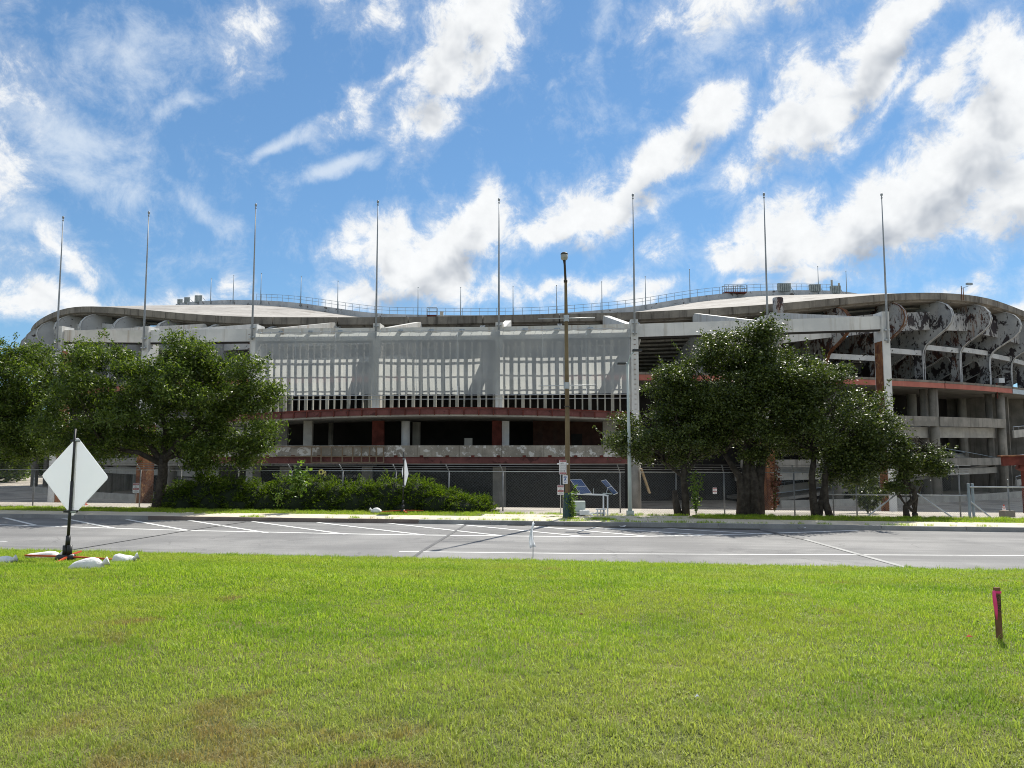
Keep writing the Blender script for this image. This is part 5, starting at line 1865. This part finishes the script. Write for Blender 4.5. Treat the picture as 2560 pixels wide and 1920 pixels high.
b1_ = lawn_hit(167, 1404)
ps1 = diamond_sign('big blank white diamond sign on a black mast standing on the lawn', b1_, R(-13), R(1.0), 1.62 * b1_.y / 15.1, (1.69 * b1_.y / 15.1, 2.66 * b1_.y / 15.1), 0, 'portable diamond signs', ((4, 1.35), (172, 1.35), (-62, 1.1), (120, 1.2)))
Y2 = 35.1
b2_ = Vector((X_at(1010, Y2), Y2, .12))
ps2 = diamond_sign('distant white diamond sign seen nearly edge-on in front of the hedge', b2_, R(-69), R(1.6), 1.44, (1.86, 2.85), 0, 'portable diamond signs', ((90, 1.0), (-90, 1.0), (0, .9), (180, .9)))


def sandbag(label, p, rz, sx, sy, sz, knot, seed, group='white sandbags weighing down the signs'):
    g = np.random.default_rng(seed)
    o = empty('sandbag', p, rz)
    tag(o, label, 'sandbag', group)
    nu, nv = 18, 10
    v, f = [], []
    ph = g.uniform(0, 6, 4)
    for i in range(nv + 1):
        a = math.pi * i / nv - math.pi / 2
        for j in range(nu):
            t = 2 * math.pi * j / nu
            x, y, z = math.cos(a) * math.cos(t), math.cos(a) * math.sin(t), math.sin(a)
            x = math.copysign(abs(x) ** .75, x); y = math.copysign(abs(y) ** .75, y)
            w_ = 1 + .09 * math.sin(3 * t + ph[0]) + .07 * math.sin(5 * t + 3 * a + ph[1]) + .05 * math.sin(9 * t + ph[2])
            zz = max(z, -.45) * sz * (1 + .22 * math.sin(2.5 * x + ph[3]))
            v.append((x * sx * w_, y * sy * w_, zz + .45 * sz))
    for i in range(nv):
        for j in range(nu):
            k = (j + 1) % nu
            f.append((i * nu + j, i * nu + k, (i + 1) * nu + k, (i + 1) * nu + j))
    m_ = MB(); m_.v = v; m_.f = f
    m_.build('bag', BAG, o, True, True)
    m_ = MB()
    kx = sx * 1.0 * knot
    m_.tube([(kx * .92, 0, sz * .55), (kx * 1.06, 0, sz * .8), (kx * 1.2, .02, sz * 1.0), (kx * 1.33, .03, sz * 1.1)], [.05, .03, .06, .085], 9)
    m_.build('tied_neck', BAG, o, True, True)
    return o


sc1 = b1_.y / 15.1
sandbag('flat white sandbag on the grass left of the big sign mast', lawn_hit(108, 1397), R(4), .36, .17, .12, 1, 1)
sandbag('white sandbag on the grass in front of the big sign hub', lawn_hit(215, 1424), R(8), .27, .15, .13, 1, 2)
sandbag('plump white sandbag to the right of the big sign', lawn_hit(307, 1407), R(12), .23, .15, .13, 1, 3)
sandbag('white sandbag cut by the left edge of the lawn', lawn_hit(2, 1410), R(5), .22, .16, .10, 1, 4)
sandbag('white sandbag on the far verge beside the distant sign', Vector((X_at(945, 34.9), 34.9, .14)), R(0), .24, .17, .14, -1, 5)

# edge-on lawn sign
p = lawn_hit(1333, 1402)
ys = empty('yard_sign', p, R(80))
tag(ys, 'thin warped white yard sign seen edge-on at the road edge', 'sign')
hs = 1.03 * p.y / 20.4
v, f = [], []
NXs, NZs = 6, 8
for i in range(NXs + 1):
    for j in range(NZs + 1):
        u, w_ = i / NXs, j / NZs
        v.append(((u - .5) * .50, .05 * math.sin(u * 3.1) + .10 * (w_ - .5) * (u - .5) * 2 + .05 * math.sin(w_ * 4), .34 * hs + w_ * .66 * hs))
for i in range(NXs):
    for j in range(NZs):
        q = i * (NZs + 1) + j
        f.append((q, q + NZs + 1, q + NZs + 2, q + 1))
m_ = MB(); m_.v = v; m_.f = f
pn = m_.build('panel', SIGNBACK, ys, True, True)
sol = pn.modifiers.new('thickness', 'SOLIDIFY'); sol.thickness = .008
for dx in (-.12, .12):
    MB().tube([(dx, 0, -.05), (dx, .02, .75 * hs)], .006, 5).build('wire_leg', STEEL, ys, False, True)

# survey stake
p = lawn_hit(2499, 1603)
st = empty('survey_stake', p, R(-8))
tag(st, 'dark wooden survey stake with pink ribbon in the lawn', 'stake')
hh = .50 * p.y / 7.2
MB().hexa([(-.026, -.012, -.05), (.026, -.012, -.05), (.026, .012, -.05), (-.026, .012, -.05), (-.03, -.013, hh), (.027, -.013, hh), (.027, .011, hh), (-.03, .011, hh)]).build('post', WOOD, st, False, True)
MB().box((0, -.001, hh - .045), (.066, .034, .022)).build('ribbon_band', PINK, st, False, True)
m_ = MB()
prof = [(-.030, -.02, hh - .025), (-.052, -.022, hh - .035), (-.056, -.024, hh - .10), (-.05, -.026, hh - .18), (-.04, -.026, hh - .25), (-.03, -.024, hh - .31)]
prof2 = [(-.018, -.022, hh - .04), (-.022, -.026, hh - .08), (-.016, -.028, hh - .13), (-.014, -.028, hh - .19), (-.016, -.027, hh - .25), (-.022, -.025, hh - .31)]
k0 = len(m_.v)
for a, b in zip(prof, prof2): m_.v += [a, b]
for i in range(len(prof) - 1): m_.f.append((i * 2, i * 2 + 1, i * 2 + 3, i * 2 + 2))
rb = m_.build('ribbon_tail', PINK, st, True, True)
sol = rb.modifiers.new('thickness', 'SOLIDIFY'); sol.thickness = .0015
tx = text('GSTNV', .052, (.006, -.0145, hh - .155), (R(90), R(90), 0), INK, None)
tx.parent = st
# scraps on the lawn
for (px_, py_, mat_, lab, sz_) in ((2424, 1606, ORANGE, 'small orange plastic scrap on the grass beside the stake', .035), (1743, 1762, LITTER, 'tiny white scrap on the lawn at lower right', .016), (1453, 1548, WOOD, 'curled brown leaf on the sunlit lawn', .03)):
    p = lawn_hit(px_, py_) + Vector((0, 0, .05))
    m_ = MB()
    m_.add([(-sz_, 0, 0), (0, -sz_ * .6, .012), (sz_, 0, .004), (.2 * sz_, sz_ * .7, .02)], [(0, 1, 2), (0, 2, 3)])
    me = m_.mesh('scrap'); me.materials.append(mat_)
    o = link('scrap', me); o.location = p
    tag(o, lab, 'litter')
# litter in the gutter
for (px_, py_, lab) in ((2005, 1322, 'crumpled white paper in the gutter below the crooked tree'), (1558, 1317, 'flattened white paper lying in the dark gutter strip')):
    p = G(px_, py_, .02)
    g = np.random.default_rng(int(px_))
    m_ = MB()
    q = [(x + g.normal(0, .02), y + g.normal(0, .02), abs(g.normal(.03, .03))) for x in (-.14, -.05, .05, .14) for y in (-.06, 0, .06)]
    m_.add(q, [(i * 3 + j, i * 3 + j + 1, i * 3 + j + 4, i * 3 + j + 3) for i in range(3) for j in range(2)])
    me = m_.mesh('litter'); me.materials.append(LITTER)
    o = link('litter', me); o.location = p
    tag(o, lab, 'litter')

# cones
def cone(label, p, h):
    o = empty('traffic_cone', p)
    tag(o, label, 'traffic cone', 'orange traffic cones behind the fence')
    r0, r1 = h * .22, h * .05
    rz_ = lambda f: r0 + (r1 - r0) * f
    MB().box((0, 0, h * .03), (h * .52, h * .52, h * .06)).build('base', CONE, o, False, True)
    MB().lathe((0, 0, h * .06), [(r0, 0), (rz_(.45), h * .43), (rz_(.7), h * .66), (r1, h * .94)], 14).build('body', CONE, o, True, True)
    for f0, f1 in ((.42, .58), (.68, .80)):
        MB().lathe((0, 0, h * .06), [(rz_(f0) + .008, h * .94 * f0), (rz_(f1) + .008, h * .94 * f1)], 14).build('reflective_band', WHITE, o, True, True)
Yc = 43.0
cone('orange cone behind the left fence beside the big diamond sign', Vector((X_at(222, Yc), Yc, float(np.interp(S_of(X_at(222, Yc), Yc), SP, SZ)))), .50)
Yc = 38.5
cone('orange cone behind the gate panel near the right edge', Vector((X_at(2497, Yc), Yc, float(np.interp(S_of(X_at(2497, Yc), Yc), SP, SZ)))), .50)

# ------------------------------------------------------------------ distant woods beside the stadium
g = np.random.default_rng(77)
C = []
for (x0, x1, y0, y1, hh) in ((-150, -92, 100, 190, 10), (112, 190, 110, 200, 10), (-100, -60, 62, 84, 4.5)):
    n = int((x1 - x0) * 1.1)
    for k in range(n):
        cx_, cy_ = g.uniform(x0, x1), g.uniform(y0, y1)
        h_ = hh * g.uniform(.6, 1.1)
        m_ = int(26 * h_)
        d = g.normal(0, 1, (m_, 3)); d /= np.linalg.norm(d, axis=1, keepdims=True)
        C.append(np.array([cx_, cy_, ZG + h_ * .5]) + d * np.array([h_ * .42, h_ * .42, h_ * .5]) * g.uniform(.6, 1, (m_, 1)))
C = np.concatenate(C)
C = np.repeat(C, 7, axis=0) + g.normal(0, .45, (len(C) * 7, 3))
o = quads_obj('far_woods', leaf_quads(C, .75, .5, g, .1), LEAF_A, None)
tag(o, 'far green woods on either side of the stadium', 'woods', kind='stuff')
